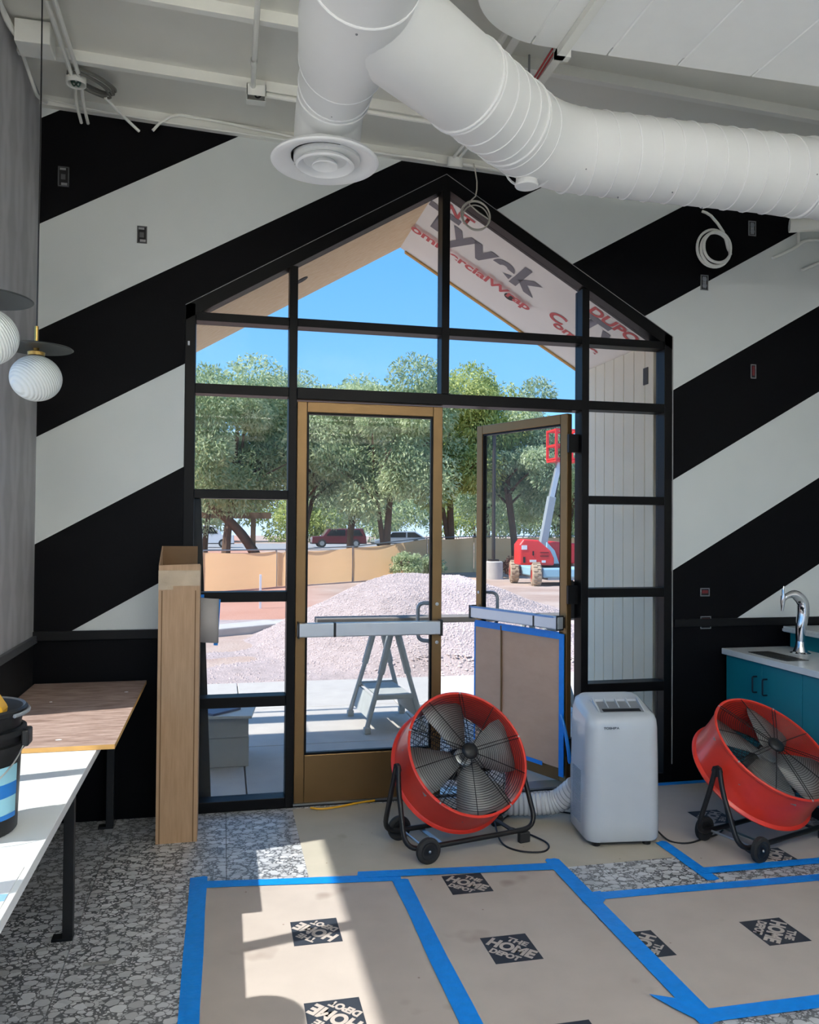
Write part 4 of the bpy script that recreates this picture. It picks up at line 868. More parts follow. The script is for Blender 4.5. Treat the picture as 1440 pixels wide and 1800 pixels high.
# pipe stub and small conduits at right
tag(MB().tube([(3.90, -.10, 3.775), (4.25, -.28, 3.765), (5.1, -.7, 3.735)], .046, 16).obj('pipe_stub', LIGHTC, None, True), 'thick white pipe end under the duct at the right', 'pipe')
tag(MB().tube(wavy([(3.827, -.02, 3.571), (3.98, -.03, 3.645), (4.11, -.03, 3.718), (4.4, -.03, 3.725)], 5), .011, 8).tube([(4.027, -.03, 3.79), (4.027, -.03, 3.68)], .009, 8).obj('wall_conduit', LIGHTC, None, True), 'upper small white conduit on the right white stripe', 'conduit')
tag(MB().tube([(4.06, -.02, 3.505), (4.4, -.03, 3.66)], .011, 8).obj('wall_conduit', LIGHTC, None, True), 'lower small white conduit on the right white stripe', 'conduit')
# ---- pendant lamps
def pendant(label, x, y, z):
    p_ = thing('pendant_lamp', label, 'pendant lamp', (x, y, z), local=True, group='globe pendants over the worktable'); r = .106
    MB().sphere((0, 0, 0), (r, r, r*.93), 40, 24).obj('globe', FOGM, p_, True)
    MB().lathe([(.001, .10), (.034, .098), (.036, .112), (.02, .118), (.001, .118)], 24).obj('collar', BRASS, p_, True)
    MB().lathe([(.001, .118), (.012, .118), (.012, .138), (.018, .14), (.018, .146), (.001, .146)], 16).obj('neck', BRASS, p_, True)
    MB().lathe([(.001, .130), (.146, .127), (.150, .130), (.146, .133), (.001, .136)], 56).obj('disc_shade', DISC, p_, True)
    MB().tube([(0, 0, .145), (0, 0, .225)], .0085, 14).obj('stem', BRASS, p_, True)
    MB().tube([(0, 0, .225), (.004, 0, 1.0), (.002, 0, ZB(x)-z-.02)], .0032, 8).obj('cord', BLACKP, p_, True)
    MB().lathe([(.001, -.03), (.06, -.025), (.065, .0), (.065, .02), (.001, .02)], 28, Matrix.Translation((0, 0, ZB(x)-z-.02))).obj('canopy', BRASS, p_, True)
    return p_
m_, n_, l_, b_, t_ = raw('ribbed_opal_glass', .3); b_.inputs['Base Color'].default_value = (*lin((228, 234, 232)), 1)
wv = n_.new('ShaderNodeTexWave'); wv.inputs['Scale'].default_value = 34; wv.inputs['Distortion'].default_value = 0; wv.bands_direction = 'DIAGONAL'; l_.new(t_.outputs['Object'], wv.inputs['Vector'])
bq = n_.new('ShaderNodeBump'); bq.inputs['Strength'].default_value = .35; bq.inputs['Distance'].default_value = .01; l_.new(wv.outputs['Fac'], bq.inputs['Height']); l_.new(bq.outputs[0], b_.inputs['Normal'])
b_.inputs['Subsurface Weight'].default_value = .25; b_.inputs['Subsurface Radius'].default_value = (.05, .05, .05)
FOGM = m_
pendant('white globe pendant with dark disc hanging nearer the striped wall', -.66, -1.18, 2.318)
pendant('white globe pendant cut off by the left picture edge', -.66, -1.95, 2.325)


# ================================================================== LEFT: TABLE, BOARD, BUCKETS, BOX
tb = thing('worktable', 'long white worktable with black metal legs along the left wall', 'table', (-.62, -2.2, 0))
B((-.885, -4.6, .742), (-.356, -.04, .775)).obj('tabletop', TOPW, tb, bevel=.002); 
for y in (-.12, -1.38, -2.9, -4.3):
    for x in (-.464, -.83):
        l_ = B((x-.02, y-.02, 0), (x+.02, y+.02, .742)).obj('leg', BLACKP, tb, bevel=.002)
        B((x-.06 if x > -.6 else x-.02, y-.025, 0), (x+.02 if x > -.6 else x+.06, y+.025, .012)).obj('foot_plate', BLACKP, l_)
    B((-.85, y-.018, .705), (-.445, y+.018, .742)).obj('crossbar', BLACKP, tb)
bd = thing('plywood_board', 'stained plywood board lying on the far end of the white table', 'board', (-.6, -.7, .777))
m = MB(); m.box((-.885, -1.44, .7765), (-.286, -.03, .7955)); 
o = m.obj('panel', [BOARDE, BOARD], bd)
for p_ in o.data.polygons:
    if abs(p_.normal.z) > .9: p_.material_index = 1
for k, (x, y) in enumerate(((-.52, -1.33), (-.36, -.36), (-.70, -.55))): MB().sphere((x, y, .797), (.014-.003*k, .006, .002), 8, 5).obj('paint_blob', WHITE, bd)
BX, BY, BZ = -.592, -2.30, .776
bu = thing('bucket', 'black plastic bucket with blue label standing on the white table', 'bucket', (BX, BY, BZ), group='nested black buckets')
MBk = Matrix.Translation((BX, BY, BZ))
MB().lathe([(.001, .0), (.126, .0), (.131, .006), (.140, .24), (.152, .243), (.153, .262), (.142, .266), (.143, .285), (.154, .288), (.154, .305), (.144, .31), (.141, .31), (.137, .24), (.126, .01), (.001, .01)], 40, MBk).obj('body', BLACKP, bu, True)
m = MB(); m.lathe([(.1358, .05), (.1408, .205)], 60, MBk); m.f = [f for i, f in enumerate(m.f) if 38 <= i <= 57]; m.mi = m.mi[:len(m.f)]; o = m.obj('label', LABELP, bu, True)
m = MB(); m.lathe([(.1385, .115), (.1398, .155)], 60, MBk); m.f = [f for i, f in enumerate(m.f) if 38 <= i <= 57]; m.mi = m.mi[:len(m.f)]; m.obj('label_band', LABELB, bu, True)
m = MB(); m.lathe([(.1362, .05), (.1370, .065)], 60, MBk); m.f = [f for i, f in enumerate(m.f) if 38 <= i <= 57]; m.mi = m.mi[:len(m.f)]; m.obj('label_band', LABELB, bu, True)
hd = [Vector((BX+.155*math.cos(a), BY-.155*math.sin(a)*.96-.02*math.sin(a), BZ+.275-.13*math.sin(a))) for a in [PI*k/20 for k in range(21)]]
MB().tube(hd, .0025, 6).obj('wire_handle', STEEL, bu, True)
B((BX+.145, BY-.03, BZ+.25), (BX+.168, BY+.03, BZ+.30)).obj('handle_lug', BLACKP, bu, bevel=.006)
bu2 = thing('bucket', 'second black bucket nested in the labelled bucket', 'bucket', (BX, BY, BZ+.03), group='nested black buckets')
MB().lathe([(.001, .03), (.122, .03), (.136, .24), (.139, .32), (.144, .345), (.154, .352), (.156, .364), (.150, .370), (.143, .366), (.139, .33), (.120, .06), (.001, .06)], 40, MBk).obj('body', BLACKP, bu2, True)
MB().tube(arc((BX, BY, BZ+.352), .158, -.5, .5, 8, (1, 0, 0), (0, 1, 0)), .006, 8).obj('rim_lug', GREYP, bu2, True)
tag(MB().prism([(-.11, .0), (.10, .0), (.125, .075), (.09, .13), (.05, .15), (-.02, .07), (-.09, .02)], 'y', -.05, .03).obj('yellow_scraper', YEL, None, bevel=.01), 'yellow plastic tool sticking out of the bucket', 'tool').location = (BX-.02, BY-.02, BZ+.29)
tag(MB().tube(wavy([(BX-.05, BY-.03, BZ+.2), (BX-.01, BY-.06, BZ+.36), (BX+.035, BY-.065, BZ+.43), (BX+.05, BY-.06, BZ+.455)], 5), .013, 10).obj('tool_handle', GREYP, None, True), 'grey tool handle leaning out of the bucket', 'tool')
pp = thing('paper_sheet', 'white sheet with blue stripe lying on the near table end', 'paper', (-.6, -2.75, .776))
B((-.86, -2.93, .7755), (-.372, -2.60, .7772)).obj('sheet', WHITE, pp); B((-.86, -2.81, .7774), (-.372, -2.77, .778)).obj('blue_stripe', BLUETL, pp)
# tall carton
tc_ = thing('tall_carton', 'tall open cardboard carton standing before the left jamb', 'carton', (-.09, -.32, 0))
x0, x1, y0, y1, t = -.197, .016, -.428, -.205, .006
MB().prism([(x0, 0), (x1, 0), (x1, 1.482), (x0, 1.475)], 'y', y0, y0+t).obj('front_panel', CARD, tc_)
MB().prism([(x0, 0), (x1-.02, 0), (x1-.02, 1.572), (x0, 1.572)], 'y', y1-t, y1).obj('back_panel', CARDIN, tc_)
MB().prism([(y0+t, 0), (y1-t, 0), (y1-t, 1.572), (y0+t, 1.478)], 'x', x0, x0+t).obj('side_panel', CARD, tc_); MB().prism([(y0+t, 0), (y1-t, 0), (y1-t, 1.46), (y0+t, 1.482)], 'x', x1-t, x1).obj('side_panel', CARD, tc_)
B((x0+t, y0+t, .0), (x1-t, y1-t, .01)).obj('bottom', CARDIN, tc_)
B((x0-.001, y0-.0015, 1.365), (x1+.001, y0-.0002, 1.448)).obj('packing_tape', CTAPE, tc_); B((x0-.001, y0-.0025, 1.345), (x0+.075, y0-.0012, 1.42)).obj('packing_tape', CTAPE, tc_)
for x in (x0+.018, x1-.022): B((x-.003, y0-.001, 0), (x+.003, y0+.0, 1.34)).obj('crease', CARDIN, tc_)
# notice taped to the sidelight
nt_ = thing('taped_notice', 'curling sheet taped with blue tape beside the tall carton', 'notice', (.06, -.02, 1.13))
m = MB(); n = 8
for j in range(2):
    pass
vv = []
for i in range(n+1):
    t = i/n; x = -.03+.145*t; yv = -.012-.035*math.sin(PI*t*.9)
    vv += [(x, yv, 1.0+.012*(1-t)), (x, yv, 1.272-.014*t)]
m.add(vv, [(2*i, 2*i+2, 2*i+3, 2*i+1) for i in range(n)]); o = m.obj('sheet', pm('grey_sheet', (186, 182, 180), .7), nt_, True); o.modifiers.new('thick', 'SOLIDIFY').thickness = .002
MB().box((-.012, -.003, -.14), (.012, .001, .13), Matrix.Translation((.106, -.018, 1.125)) @ Matrix.Rotation(.05, 4, 'Y')).obj('tape_strip', BLUET, nt_)
B((-.03, -.016, 1.262), (.03, -.012, 1.284)).obj('tape_strip', BLUET, nt_)
tag(MB().lathe([(.001, -.012), (.006, -.012), (.006, .012), (.001, .012)], 10, Matrix.Translation((-.075, -.004, 2.76))).obj('white_plug', WHITE), 'small white plug on the left window jamb', 'plug')
# ================================================================== DRUM FANS
def drum_fan(label, x, y, zc_, yaw, tilt, phase):
    f = thing('drum_fan', label, 'fan', (x, y, 0), yaw, 'red drum fans', True)
    M = Matrix.Translation((0, 0, zc_)) @ Matrix.Rotation(PI/2-tilt, 4, 'X'); Rd, H = .335, .123
    dr = MB().lathe([(Rd, -H), (Rd+.012, -H), (Rd+.016, -H+.008), (Rd+.010, -H+.016), (Rd, -H+.022), (Rd-.004, 0), (Rd, H-.022), (Rd+.008, H-.014), (Rd+.009, H-.004), (Rd+.003, H), (Rd-.005, H-.002), (Rd-.008, H-.02), (Rd-.011, 0), (Rd-.008, -H+.02), (Rd, -H)], 72, M).obj('drum', RED, f, True)
    m = MB()
    for s_ in (-1, 1): m.lathe([(.001, .0), (.026, .0), (.03, .006), (.03, .022), (.001, .022)], 8, Matrix.Translation((s_*(Rd+.022), 0, zc_)) @ Matrix.Rotation(s_*PI/2, 4, 'Y'))
    m.obj('pivot_knob', BLACKP, f)
    # frame: two rails bent up to the pivots
    for yr, ym in ((-.155, -.05), (.115, .04)):
        P_ = fillet([(-(Rd+.035), ym*.3, zc_+.01), (-(Rd+.045), ym*.8, zc_-.09), (-(Rd+.06), yr, .07), (-.2, yr, .066), (.2, yr, .066), (Rd+.06, yr, .07), (Rd+.045, ym*.8, zc_-.09), (Rd+.035, ym*.3, zc_+.01)], .09, 7)
        MB().tube(P_, .0135, 10).obj('frame_tube', BLACKP, f, True)
    for xb in (-.17, .27): B((xb-.014, -.155, .052), (xb+.014, .115, .058)).obj('cross_bar', STEEL if xb < 0 else BLACKP, f)
    MB().tube([(-.285, -.19, .066), (-.285, .15, .066)], .007, 8).obj('axle', STEEL, f, True)
    for yw in (-.195, .15):
        Mw = Matrix.Translation((-.285, yw, .066)) @ Matrix.Rotation(PI/2, 4, 'X')
        w_ = MB().lathe([(.03, -.014), (.055, -.016), (.064, -.011), (.066, 0), (.064, .011), (.055, .016), (.03, .014)], 32, Mw).obj('wheel', RUBBER, f, True)
        MB().lathe([(.001, -.013), (.03, -.013), (.046, -.0165), (.046, .0165), (.03, .013), (.001, .013)], 24, Mw).obj('wheel_hub', BLACKP, w_, True)
        MB().sphere((-.285, yw-.018, .066), (.008, .006, .008), 10, 6).obj('axle_cap', STEEL, w_, True)
    for yw in (-.155, .115): B((.28, yw-.016, 0), (.345, yw+.016, .056)).obj('rubber_foot', RUBBER, f, bevel=.006)
    # front grille: rings and paired spokes
    hz_ = lambda r: H-.004+.016*(1-(r/Rd)**2)
    m = MB(); r = .052
    while r < Rd-.012:
        m.tube([M @ Vector((r*math.cos(2*PI*k/56), r*math.sin(2*PI*k/56), hz_(r))) for k in range(56)], .0014, 4, True); r += .0118
    for k in range(10):
        a = phase+2*PI*k/10
        for da in ((-.006, .006) if k % 2 == 0 else (0,)):
            m.tube([M @ Vector((q*math.cos(a)-da*math.sin(a)*1.4, q*math.sin(a)+da*math.cos(a)*1.4, hz_(q)+.003)) for q in (.04, .12, .2, .28, Rd-.004)], .0022, 5)
    m.obj('front_grille', GRILLE, f)
    MB().lathe([(.001, .022), (.03, .020), (.042, .012), (.046, .004), (.044, -.004), (.001, -.004)], 28, M @ Matrix.Translation((0, 0, H+.012))).obj('grille_badge', BLACKP, f, True)
    for k in range(5): a = phase+2*PI*2*k/10; c = M @ Vector(((Rd+.002)*math.cos(a), (Rd+.002)*math.sin(a), H-.004)); MB().sphere(c, (.007, .007, .007), 8, 6).obj('grille_screw', STEEL, f, True)
    # rear guard: coarse expanded mesh with struts
    m = MB(); zr = -H+.012
    for s_ in (-1, 1):
        for q in range(-13, 14):
            d = q*.05*.5; L = Rd*Rd-d*d
            if L <= .002: continue
            L = math.sqrt(L)-.004; ca, sa = math.cos(s_*PI/5), math.sin(s_*PI/5)
            m.tube([M @ Vector((ca*t_-sa*d, sa*t_+ca*d, zr+.002*s_)) for t_ in (-L, L)], .0016, 4)
    for rr in (.12, .22, .32): m.tube([M @ Vector((rr*math.cos(2*PI*k/40), rr*math.sin(2*PI*k/40), zr)) for k in range(40)], .0022, 4, True)
    m.obj('rear_guard', GRILLE, f)
    # motor and bracket
    MB().lathe([(.001, -.105), (.062, -.105), (.074, -.09), (.076, .0), (.066, .015), (.03, .022), (.03, .03), (.001, .03)], 28, M).obj('motor', BLACKP, f, True)
    m = MB()
    for s_ in (-1, 1): m.box((-Rd+.01, s_*.05-.012, -.098), (Rd-.01, s_*.05+.012, -.09), M @ Matrix.Rotation(phase*.5, 4, 'Z'))
    m.box((.05, -.045, -.06), (.12, .045, .0), M); m.obj('motor_bracket', BLACKP, f)
    # four wide blades
    for k in range(4):
        a = phase-.05+k*PI/2; n = 6; vv = []
        for i in range(n+1):
            t_ = i/n; q = .05+(Rd-.075)*t_; wd = .055+.092*min(1, t_*1.4); pt = .50-.16*t_
            for s_ in (-1, 0, 1):
                v = Vector((q, s_*wd*math.cos(pt)+.012*t_, .045+s_*wd*math.sin(pt)*.62+(.007 if s_ == 0 else 0)))
                vv.append(M @ (Matrix.Rotation(a, 4, 'Z') @ v))
        b = MB().add(vv, [(3*i+j, 3*i+j+1, 3*i+4+j, 3*i+3+j) for i in range(n) for j in range(2)]).obj('blade', BLADE, f, True)
        b.modifiers.new('thick', 'SOLIDIFY').thickness = .003
    MB().lathe([(.001, .03), (.05, .03), (.05, .06), (.04, .066), (.001, .066)], 24, M).obj('blade_hub', STEEL, f, True)
    return f
drum_fan('red drum fan on wheels tilted up in front of the doors', 1.39, -.71, .432, math.radians(13), math.radians(36), .15)
drum_fan('red drum fan on wheels standing by the teal cabinets', 3.02, -1.02, .425, math.radians(18), math.radians(52.5), .75)
tag(MB().tube(wavy([(1.62, -.62, .06), (1.60, -.80, .012), (1.66, -.92, .008), (1.78, -.95, .008), (1.84, -.85, .008), (1.78, -.68, .008), (1.70, -.52, .008), (1.85, -.36, .008), (2.05, -.38, .008), (2.22, -.50, .008)], 6), .005, 8).obj('power_cord', BLACKP, None, True), 'black power cord looping under the front fan', 'cord')
tag(MB().tube(wavy([(2.46, -.86, .05), (2.50, -.95, .008), (2.58, -1.0, .008), (2.70, -.96, .008), (2.84, -.9, .008), (2.95, -.80, .03), (3.0, -.7, .1)], 6), .005, 8).obj('power_cord', BLACKP, None, True), 'black cord from the air conditioner to the right fan', 'cord')
tag(MB().tube(wavy([(.66, -.06, .012), (.72, -.085, .01), (.82, -.07, .01), (.95, -.03, .012), (1.06, -.005, .012)], 5), .006, 8).obj('power_cord', YEL, None, True), 'short yellow cord lying at the closed door sill', 'cord')

# ================================================================== PORTABLE AIR CONDITIONER
ac = thing('portable_air_conditioner', 'white portable air conditioner between the two red fans', 'air conditioner', (2.245, -.805, 0), math.radians(-6.5), None, True)
def rrect(w_, d_, r, n=7):
    pts = []
    for cx, cy, a0 in ((w_-r, d_-r, 0), (-w_+r, d_-r, PI/2), (-w_+r, -d_+r, PI), (w_-r, -d_+r, 1.5*PI)):
        for k in range(n+1): a = a0+k*PI/2/n; pts.append((cx+r*math.cos(a), cy+r*math.sin(a)))
    return pts
def loft(levels, mb):
    n = len(levels[0][0]); vs_ = []
    for pts, z, sl in levels: vs_ += [(x, y, z+sl*y) for x, y in pts]
    fs = [(i*n+k, i*n+(k+1) % n, (i+1)*n+(k+1) % n, (i+1)*n+k) for i in range(len(levels)-1) for k in range(n)]
    return mb.add(vs_, fs+[tuple(range(n))[::-1], tuple((len(levels)-1)*n+k for k in range(n))])
lv = [(rrect(.196, .165, .06), .030, 0), (rrect(.205, .174, .066), .045, 0), (rrect(.207, .176, .07), .12, 0), (rrect(.204, .173, .07), .45, 0), (rrect(.201, .170, .07), .63, .05), (rrect(.197, .166, .068), .68, .14), (rrect(.187, .155, .062), .712, .22), (rrect(.168, .136, .055), .726, .26)]
loft(lv, MB()).obj('body', WHITEP, ac, True)
for x in (-.14, .14):
    for y in (-.12, .12): MB().lathe([(.001, 0), (.022, 0), (.024, .03), (.001, .03)], 14, Matrix.Translation((x, y, 0))).obj('foot', BLACKP, ac)
MB().box((-.15, -.13, .018), (.15, .13, .034)).obj('base_tray', BLACKP, ac)
# air outlet plate and slit coloured for the shade inside, louvre flap and ribs at the top front
Mt = Matrix.Translation((.010, -.045, .7165)) @ Matrix.Rotation(math.atan(.26), 4, 'X')
MB().box((-.122, -.062, -.001), (.122, .06, .003), Mt).obj('outlet_shade_plate', pm('outlet_grey', (128, 132, 136), .5), ac, bevel=.002); MB().box((-.105, -.060, .003), (.105, -.030, .005), Mt).obj('outlet_slit', HOLE_SHADE, ac)
fl = MB().prism([(-.128, -.006), (.128, -.006), (.138, .026), (-.138, .026)], 'y', .050, .057)
o = fl.obj('louvre_flap', WHITEP, ac, bevel=.003); o.matrix_local = Mt @ Matrix.Translation((0, .012, 0)) @ Matrix.Rotation(-.25, 4, 'X')
for x in (-.062, 0.0, .062): MB().prism([(-.020, .002), (.060, .0), (.066, .022), (.03, .012)], 'x', x-.003, x+.003).obj('louvre_rib', WHITEP, ac).matrix_local = Mt
for s_ in (-1, 1): MB().prism([(-.064, .0), (.06, .0), (.068, .024), (.03, .016), (-.03, .006)], 'x', s_*.126-.004, s_*.124+.004).obj('louvre_side', WHITEP, ac).matrix_local = Mt
letters('TOSHIBA', .0165, Matrix.Translation((-.118, -.1745, .632)) @ Matrix.Rotation(PI/2, 4, 'X'), 'brand_lettering', pm('grey_print', (70, 76, 86), .5), ac, 1.25, 'LEFT', .0006)
m = MB()
for j in range(26):
    for i in range(9): m.box((-.2085, -.06+.016*i, .10+.011*j), (-.2045, -.06+.016*i+.010, .10+.011*j+.005))
m.obj('side_grille', pm('grille_shadow', (150, 158, 166), .5), ac)
# corrugated exhaust hose running back to the doorway
hp = wavy([(-.16, .16, .22), (-.24, .24, .12), (-.36, .28, .09), (-.50, .31, .085), (-.66, .36, .083)], 16); rad = [.064+.0035*math.sin(i*2.1) for i in range(len(hp))]
MB().tube(hp, rad, 20).obj('exhaust_hose', WHITEP, ac, True)
# ================================================================== COUNTER
cab = thing('base_cabinet', 'teal base cabinets with paired doors under the white counter', 'cabinet', (3.7, -1.3, 0))
cx0_, cx1_ = 3.475, 3.95
B((cx0_, -3.6, .10), (cx1_, -.035, .845)).obj('carcass', TEAL, cab); B((cx0_+.06, -3.6, 0), (cx1_, -.035, .10)).obj('toe_kick', BLKP, cab)
ye = [-.04, -.415, -.785, -1.16, -1.53, -1.9, -2.27, -2.64, -3.0, -3.37]
for k, (a, b) in enumerate(zip(ye, ye[1:])):
    d = B((cx0_-.018, b+.0025, .11), (cx0_-.0005, a-.0025, .84)).obj('cabinet_door', TEAL, cab, bevel=.002)
    yh = (b+.05) if k % 2 == 0 else (a-.05)
    MB().tube(fillet([(cx0_-.018, yh, .655), (cx0_-.05, yh, .655), (cx0_-.05, yh, .755), (cx0_-.018, yh, .755)], .012, 4), .0055, 8).obj('handle', DARKM, d, True)
ct = thing('countertop', 'white quartz countertop on the teal cabinets', 'countertop', (3.7, -1.5, .845))
B((3.44, -3.6, .846), (3.955, -.012, .885)).obj('slab', QUARTZ, ct, bevel=.003)
dt = thing('drip_tray', 'dark steel drip tray set in the counter before the faucet', 'drip tray', (3.57, -.4, .885))
B((3.50, -.59, .8855), (3.66, -.215, .889)).obj('tray', pm('dark_steel', (92, 96, 94), .3, .8), dt, bevel=.002)
m = MB()
for k in range(14): m.box((3.515, -.575+.026*k, .889), (3.645, -.575+.026*k+.012, .890))
m.obj('slots', HOLE_SHADE, dt)
fc = thing('chrome_faucet', 'tall curved chrome draft tap on the counter', 'faucet', (3.80, -.33, .885))
FX, FY = 3.80, -.335
MB().lathe([(.001, 0), (.062, 0), (.064, .006), (.045, .014), (.032, .05), (.024, .10), (.001, .10)], 28, Matrix.Translation((FX, FY, .8855))).obj('base', CHROME, fc, True)
bd_ = wavy([(FX, FY, .94), (FX+.005, FY, 1.06), (FX+.02, FY, 1.15), (FX+.012, FY, 1.225), (FX-.04, FY, 1.268), (FX-.095, FY, 1.262), (FX-.128, FY, 1.235)], 6); nb_ = len(bd_)
MB().tube(bd_, [.026+.012*math.sin(PI*min(1, i/nb_*1.3))-.014*max(0, (i/nb_-.6)/.4) for i in range(nb_)], 18).obj('body', CHROME, fc, True)
MB().tube([(FX-.125, FY, 1.262), (FX-.13, FY, 1.225), (FX-.135, FY, 1.165)], [.016, .015, .007], 14).obj('spout', CHROME, fc, True); MB().tube([(FX-.126, FY, 1.258), (FX-.128, FY, 1.30), (FX-.124, FY, 1.325)], [.010, .008, .004], 12).obj('tap_lever', CHROME, fc, True)
pw = thing('raised_bar_wall', 'teal raised back wall behind the counter with white ledge', 'bar wall', (4.05, -1.5, 0))
B((3.957, -3.6, 0), (4.15, -.035, .985)).obj('wall_core', TEAL, pw); B((3.915, -3.6, .986), (4.22, -.015, 1.025)).obj('ledge', QUARTZ, pw, bevel=.003); B((3.905, -3.6, .992), (3.915, -.02, 1.01)).obj('ledge_lip', QUARTZ, pw)

# ================================================================== FLOOR PROTECTION
def sheet(name, label, x0, x1, y0, y1, mat, z=.001, h=.0016, logos=(), rot=0, clip=None):
    s_ = thing(name, label, 'floor paper', ((x0+x1)/2, (y0+y1)/2, 0), group='protective sheets on the floor')
    B((x0, y0, z), (x1, y1, z+h)).obj('sheet', mat, s_)
    for (cx, cy) in logos:
        zt = z+h+.0002
        ax0, ax1, ay0, ay1 = max(cx-.0985, x0), min(cx+.0985, x1), max(cy-.1025, y0), min(cy+.1025, y1)
        lg = B((ax0, ay0, zt), (ax1, ay1, zt+.0002)).obj('logo_print', INK, s_)
        M = Matrix.Translation((cx, cy, zt+.0006)) @ Matrix.Rotation(rot, 4, 'Z')
        for tx, sz, dy, dx, xs_, bo in (('THE', .046, .060, 0.0, 1.05, .0022), ('HOME', .082, 0, 0, .88, .0042), ('DEPOT', .046, -.059, 0, .88, .0026)):
            o = letters(tx, sz, M @ Matrix.Translation((dx, dy, 0)), 'logo_lettering', mat, lg, xs_, 'CENTER', bo)
            if ax0 > cx-.0984 or ay1 < cy+.1024 or ax1 < cx+.0984:
                bm = bmesh.new(); bm.from_mesh(o.data); og = ORG[o.name]
                for pt, nn in (((ax0-og.x, 0, 0), (-1, 0, 0)), ((ax1-og.x, 0, 0), (1, 0, 0)), ((0, ay1-og.y, 0), (0, 1, 0))):
                    bmesh.ops.bisect_plane(bm, geom=bm.verts[:]+bm.edges[:]+bm.faces[:], plane_co=pt, plane_no=nn, clear_outer=True)
                bm.to_mesh(o.data); bm.free()
    return s_
LY = [-1.245-.608, -1.245-.608*2]
sheet('kraft_paper', 'grey kraft paper under the fan and air conditioner', .555, 3.06, -1.14, -.03, PAPERK, .0006, .001)
sheet('builder_paper', 'sunlit builder paper sheet at the bottom left with upside down logos', .045, .955, -8.2, -1.0, PAPERA, logos=[(.53, -1.537), (.53, -2.145), (.53, -2.753)], rot=math.radians(135))
sheet('builder_paper', 'middle builder paper sheet between two long blue tapes', .965, 1.775, -8.2, -1.09, PAPERA, logos=[(1.28, -1.225), (1.28, -1.834), (1.28, -2.443), (1.28, -3.05)], rot=math.radians(-45))
sheet('builder_paper', 'right builder paper sheet edged with tape on three sides', 1.785, 4.0 if False else 3.42, -2.42, -1.49, PAPERA, logos=[(1.808, -1.917), (2.414, -1.931), (3.02, -1.925)], rot=math.radians(-135))
sheet('builder_paper', 'shaded builder paper sheet under the right fan', 2.455, 3.44, -1.345, -.06, PAPERA, .0018, .001, logos=[(2.95, -.655), (2.925, -1.245)], rot=math.radians(-135))
def tape(label, poly, z=.0045, mat=BLUET):
    o = MB().prism(poly, 'z', z, z+.0007).obj('painters_tape', mat); return tag(o, label, 'tape', 'blue tape strips on the floor')
def tline(label, a, b, w_=.074, z=.0045, jag=.012, seed=0):
    a, b = Vector(a), Vector(b); d = (b-a).normalized(); nrm = Vector((-d.y, d.x)); rg = random.Random(seed); n = max(3, int((b-a).length/.35)); L, Rr = [], []
    for i in range(n+1):
        q = a+(b-a)*i/n; L.append(q+nrm*(w_/2+rg.uniform(-.003, .003))); Rr.append(q-nrm*(w_/2+rg.uniform(-.003, .003)))
    e1 = [b+d*rg.uniform(0, jag)+nrm*w_*(.5-k/4) for k in range(1, 4)]; e0 = [a-d*rg.uniform(0, jag)-nrm*w_*(.5-k/4) for k in range(1, 4)]
    return tape(label, [tuple(q) for q in L+e1+Rr[::-1]+e0], z)
tline('blue tape along the left edge of the sunlit paper', (.036, -8.2), (.040, -.90), .076, .0046, .012, 1)
tline('blue tape across the top of the sunlit paper', (.04, -.985), (.98, -1.10), .070, .0055, .01, 2)
tline('long blue tape between the sunlit and middle papers', (.954, -8.2), (.978, -1.13), .076, .0064, .02, 3)
tline('blue tape across the top of the middle paper', (.79, -1.035), (1.80, -1.135), .076, .0073, .02, 4)
tline('long blue tape between the middle and right papers', (1.775, -2.45), (1.778, -1.06), .078, .0082, .02, 5)
tline('blue tape across the top of the right paper', (1.80, -1.478), (3.44, -1.525), .066, .0055, .02, 6)
tline('short blue tape running from the air conditioner to the corner', (2.45, -.95), (2.455, -1.43), .07, .0046, .02, 7)
tline('blue tape before the right fan wheel', (2.45, -1.328), (3.42, -1.345), .066, .0064, .02, 8)
tline('blue tape across the bottom of the right paper', (1.75, -2.41), (3.44, -2.425), .072, .0064, .02, 9)
tline('blue tape along the wall foot behind the air conditioner', (2.5, -.045), (3.45, -.045), .05, .0046, .02, 10)
tape('torn blue tape flap at the lower tape corner', [(1.655, -2.255), (1.74, -2.30), (1.80, -2.40), (1.75, -2.45), (1.70, -2.36)], .0091)
tape('folded blue tape flap at the upper tape crossing', [(1.735, -1.52), (1.75, -1.45), (1.86, -1.44), (1.84, -1.53), (1.80, -1.57)], .0091)
# scuffs: a crumb of debris at left
tag(B((.18-.55, -1.62, .0005), (.18-.43, -1.60, .003)).obj('wood_chip', pm('pale_chip', (150, 150, 148), .7)), 'small pale chip on the terrazzo near the table leg', 'chip')
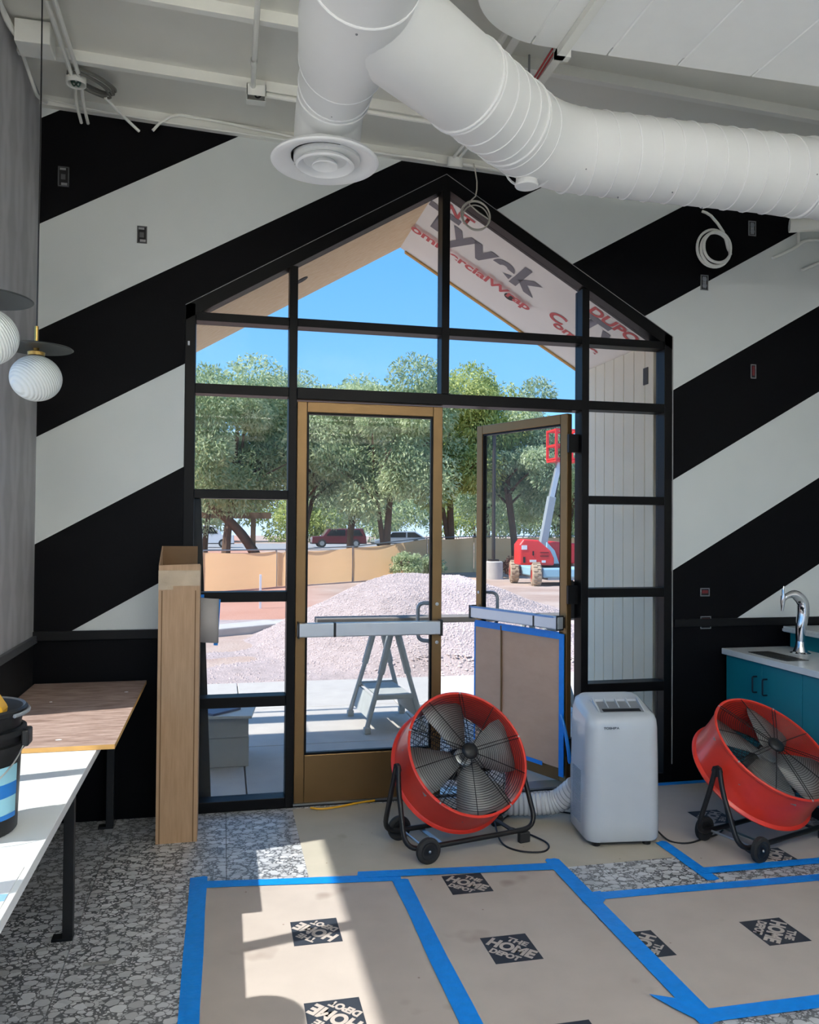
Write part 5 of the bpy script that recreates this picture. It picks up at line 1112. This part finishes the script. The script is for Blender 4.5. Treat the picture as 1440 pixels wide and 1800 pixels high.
# ================================================================== CARDBOARD ON THE OPEN DOOR (door-local frame)
cs = thing('cardboard_cover', 'brown cardboard taped over the lower half of the open door', 'cardboard', (2.35, .075, 0), A2, None, True)
MB().box((-.905, -.012, .10), (-.045, -.0015, .985)).obj('sheet', CARDD, cs, bevel=.002)
MB().box((-.905, -.016, .10), (-.62, -.0125, .985)).obj('overlap_sheet', CARDD, cs); MB().tube([(-.615, -.016, .12), (-.612, -.018, .6), (-.618, -.016, .985)], .007, 8).obj('fold', CARDIN, cs, True)
for a, b in (((-.05, -.018, .05), (-.008, -.0122, .99)), ((-.912, -.018, .10), (-.898, -.0162, .99)), ((-.90, -.0185, .952), (-.05, -.0163, 1.0)), ((-.50, -.019, .085), (-.2, -.0165, .112))): MB().box(a, b).obj('tape_strip', BLUET, cs)
MB().box((-.90, -.079, 1.096), (-.05, -.0765, 1.108)).obj('tape_strip', BLUETL, cs)
MB().tube(wavy([(-.03, -.02, .46), (.02, -.03, .36), (.055, -.035, .24), (.06, -.03, .16)], 5), [.012]*15+[.006], 6).obj('loose_tape_end', BLUET, cs, True)

# ================================================================== FILL LIGHTS ADDED TO BRIGHTEN THE ROOM (unseen, behind the camera)
def fill_light(label, x, y):
    f = thing('added_fill_light', label, 'fill light', (x, y, 3.0), group='fill lights added behind the camera')
    B((x-.8, y-.32, 2.985), (x+.8, y+.32, 3.035)).obj('housing', LIGHTC, f, bevel=.004)
    for nm, st_ in (('fill_uplight', FILL_UP), ('fill_downlight', FILL_DN)):
        em = MATS.get(nm)
        if em is None:
            em = bpy.data.materials.new(nm); em.use_nodes = True; n, l = nodes(em); n.clear(); o_ = n.new('ShaderNodeOutputMaterial'); q = n.new('ShaderNodeEmission'); q.inputs[0].default_value = (1, .95, .86, 1); q.inputs[1].default_value = st_; l.new(q.outputs[0], o_.inputs[0]); MATS[nm] = em
    B((x-.78, y-.30, 2.972), (x+.78, y+.30, 2.984)).obj('diffuser', MATS['fill_downlight'], f); B((x-.78, y-.30, 3.036), (x+.78, y+.30, 3.048)).obj('diffuser', MATS['fill_uplight'], f)
    for dx in (-.6, .6): MB().tube([(x+dx, y, 3.048), (x+dx, y, (ZB(x+dx)+.055) if x < 1 else 3.79)], .003, 6).obj('hanger_wire', METALBOX, f)
FILL_UP, FILL_DN = 13.5, 3.0
for k, (x, y) in enumerate(((-.05, -5.6), (1.80, -5.6), (-.05, -7.2), (1.80, -7.2))):
    fill_light(['front left fill light added behind the camera', 'front right fill light added behind the camera', 'rear left fill light added behind the camera', 'rear right fill light added behind the camera'][k], x, y)
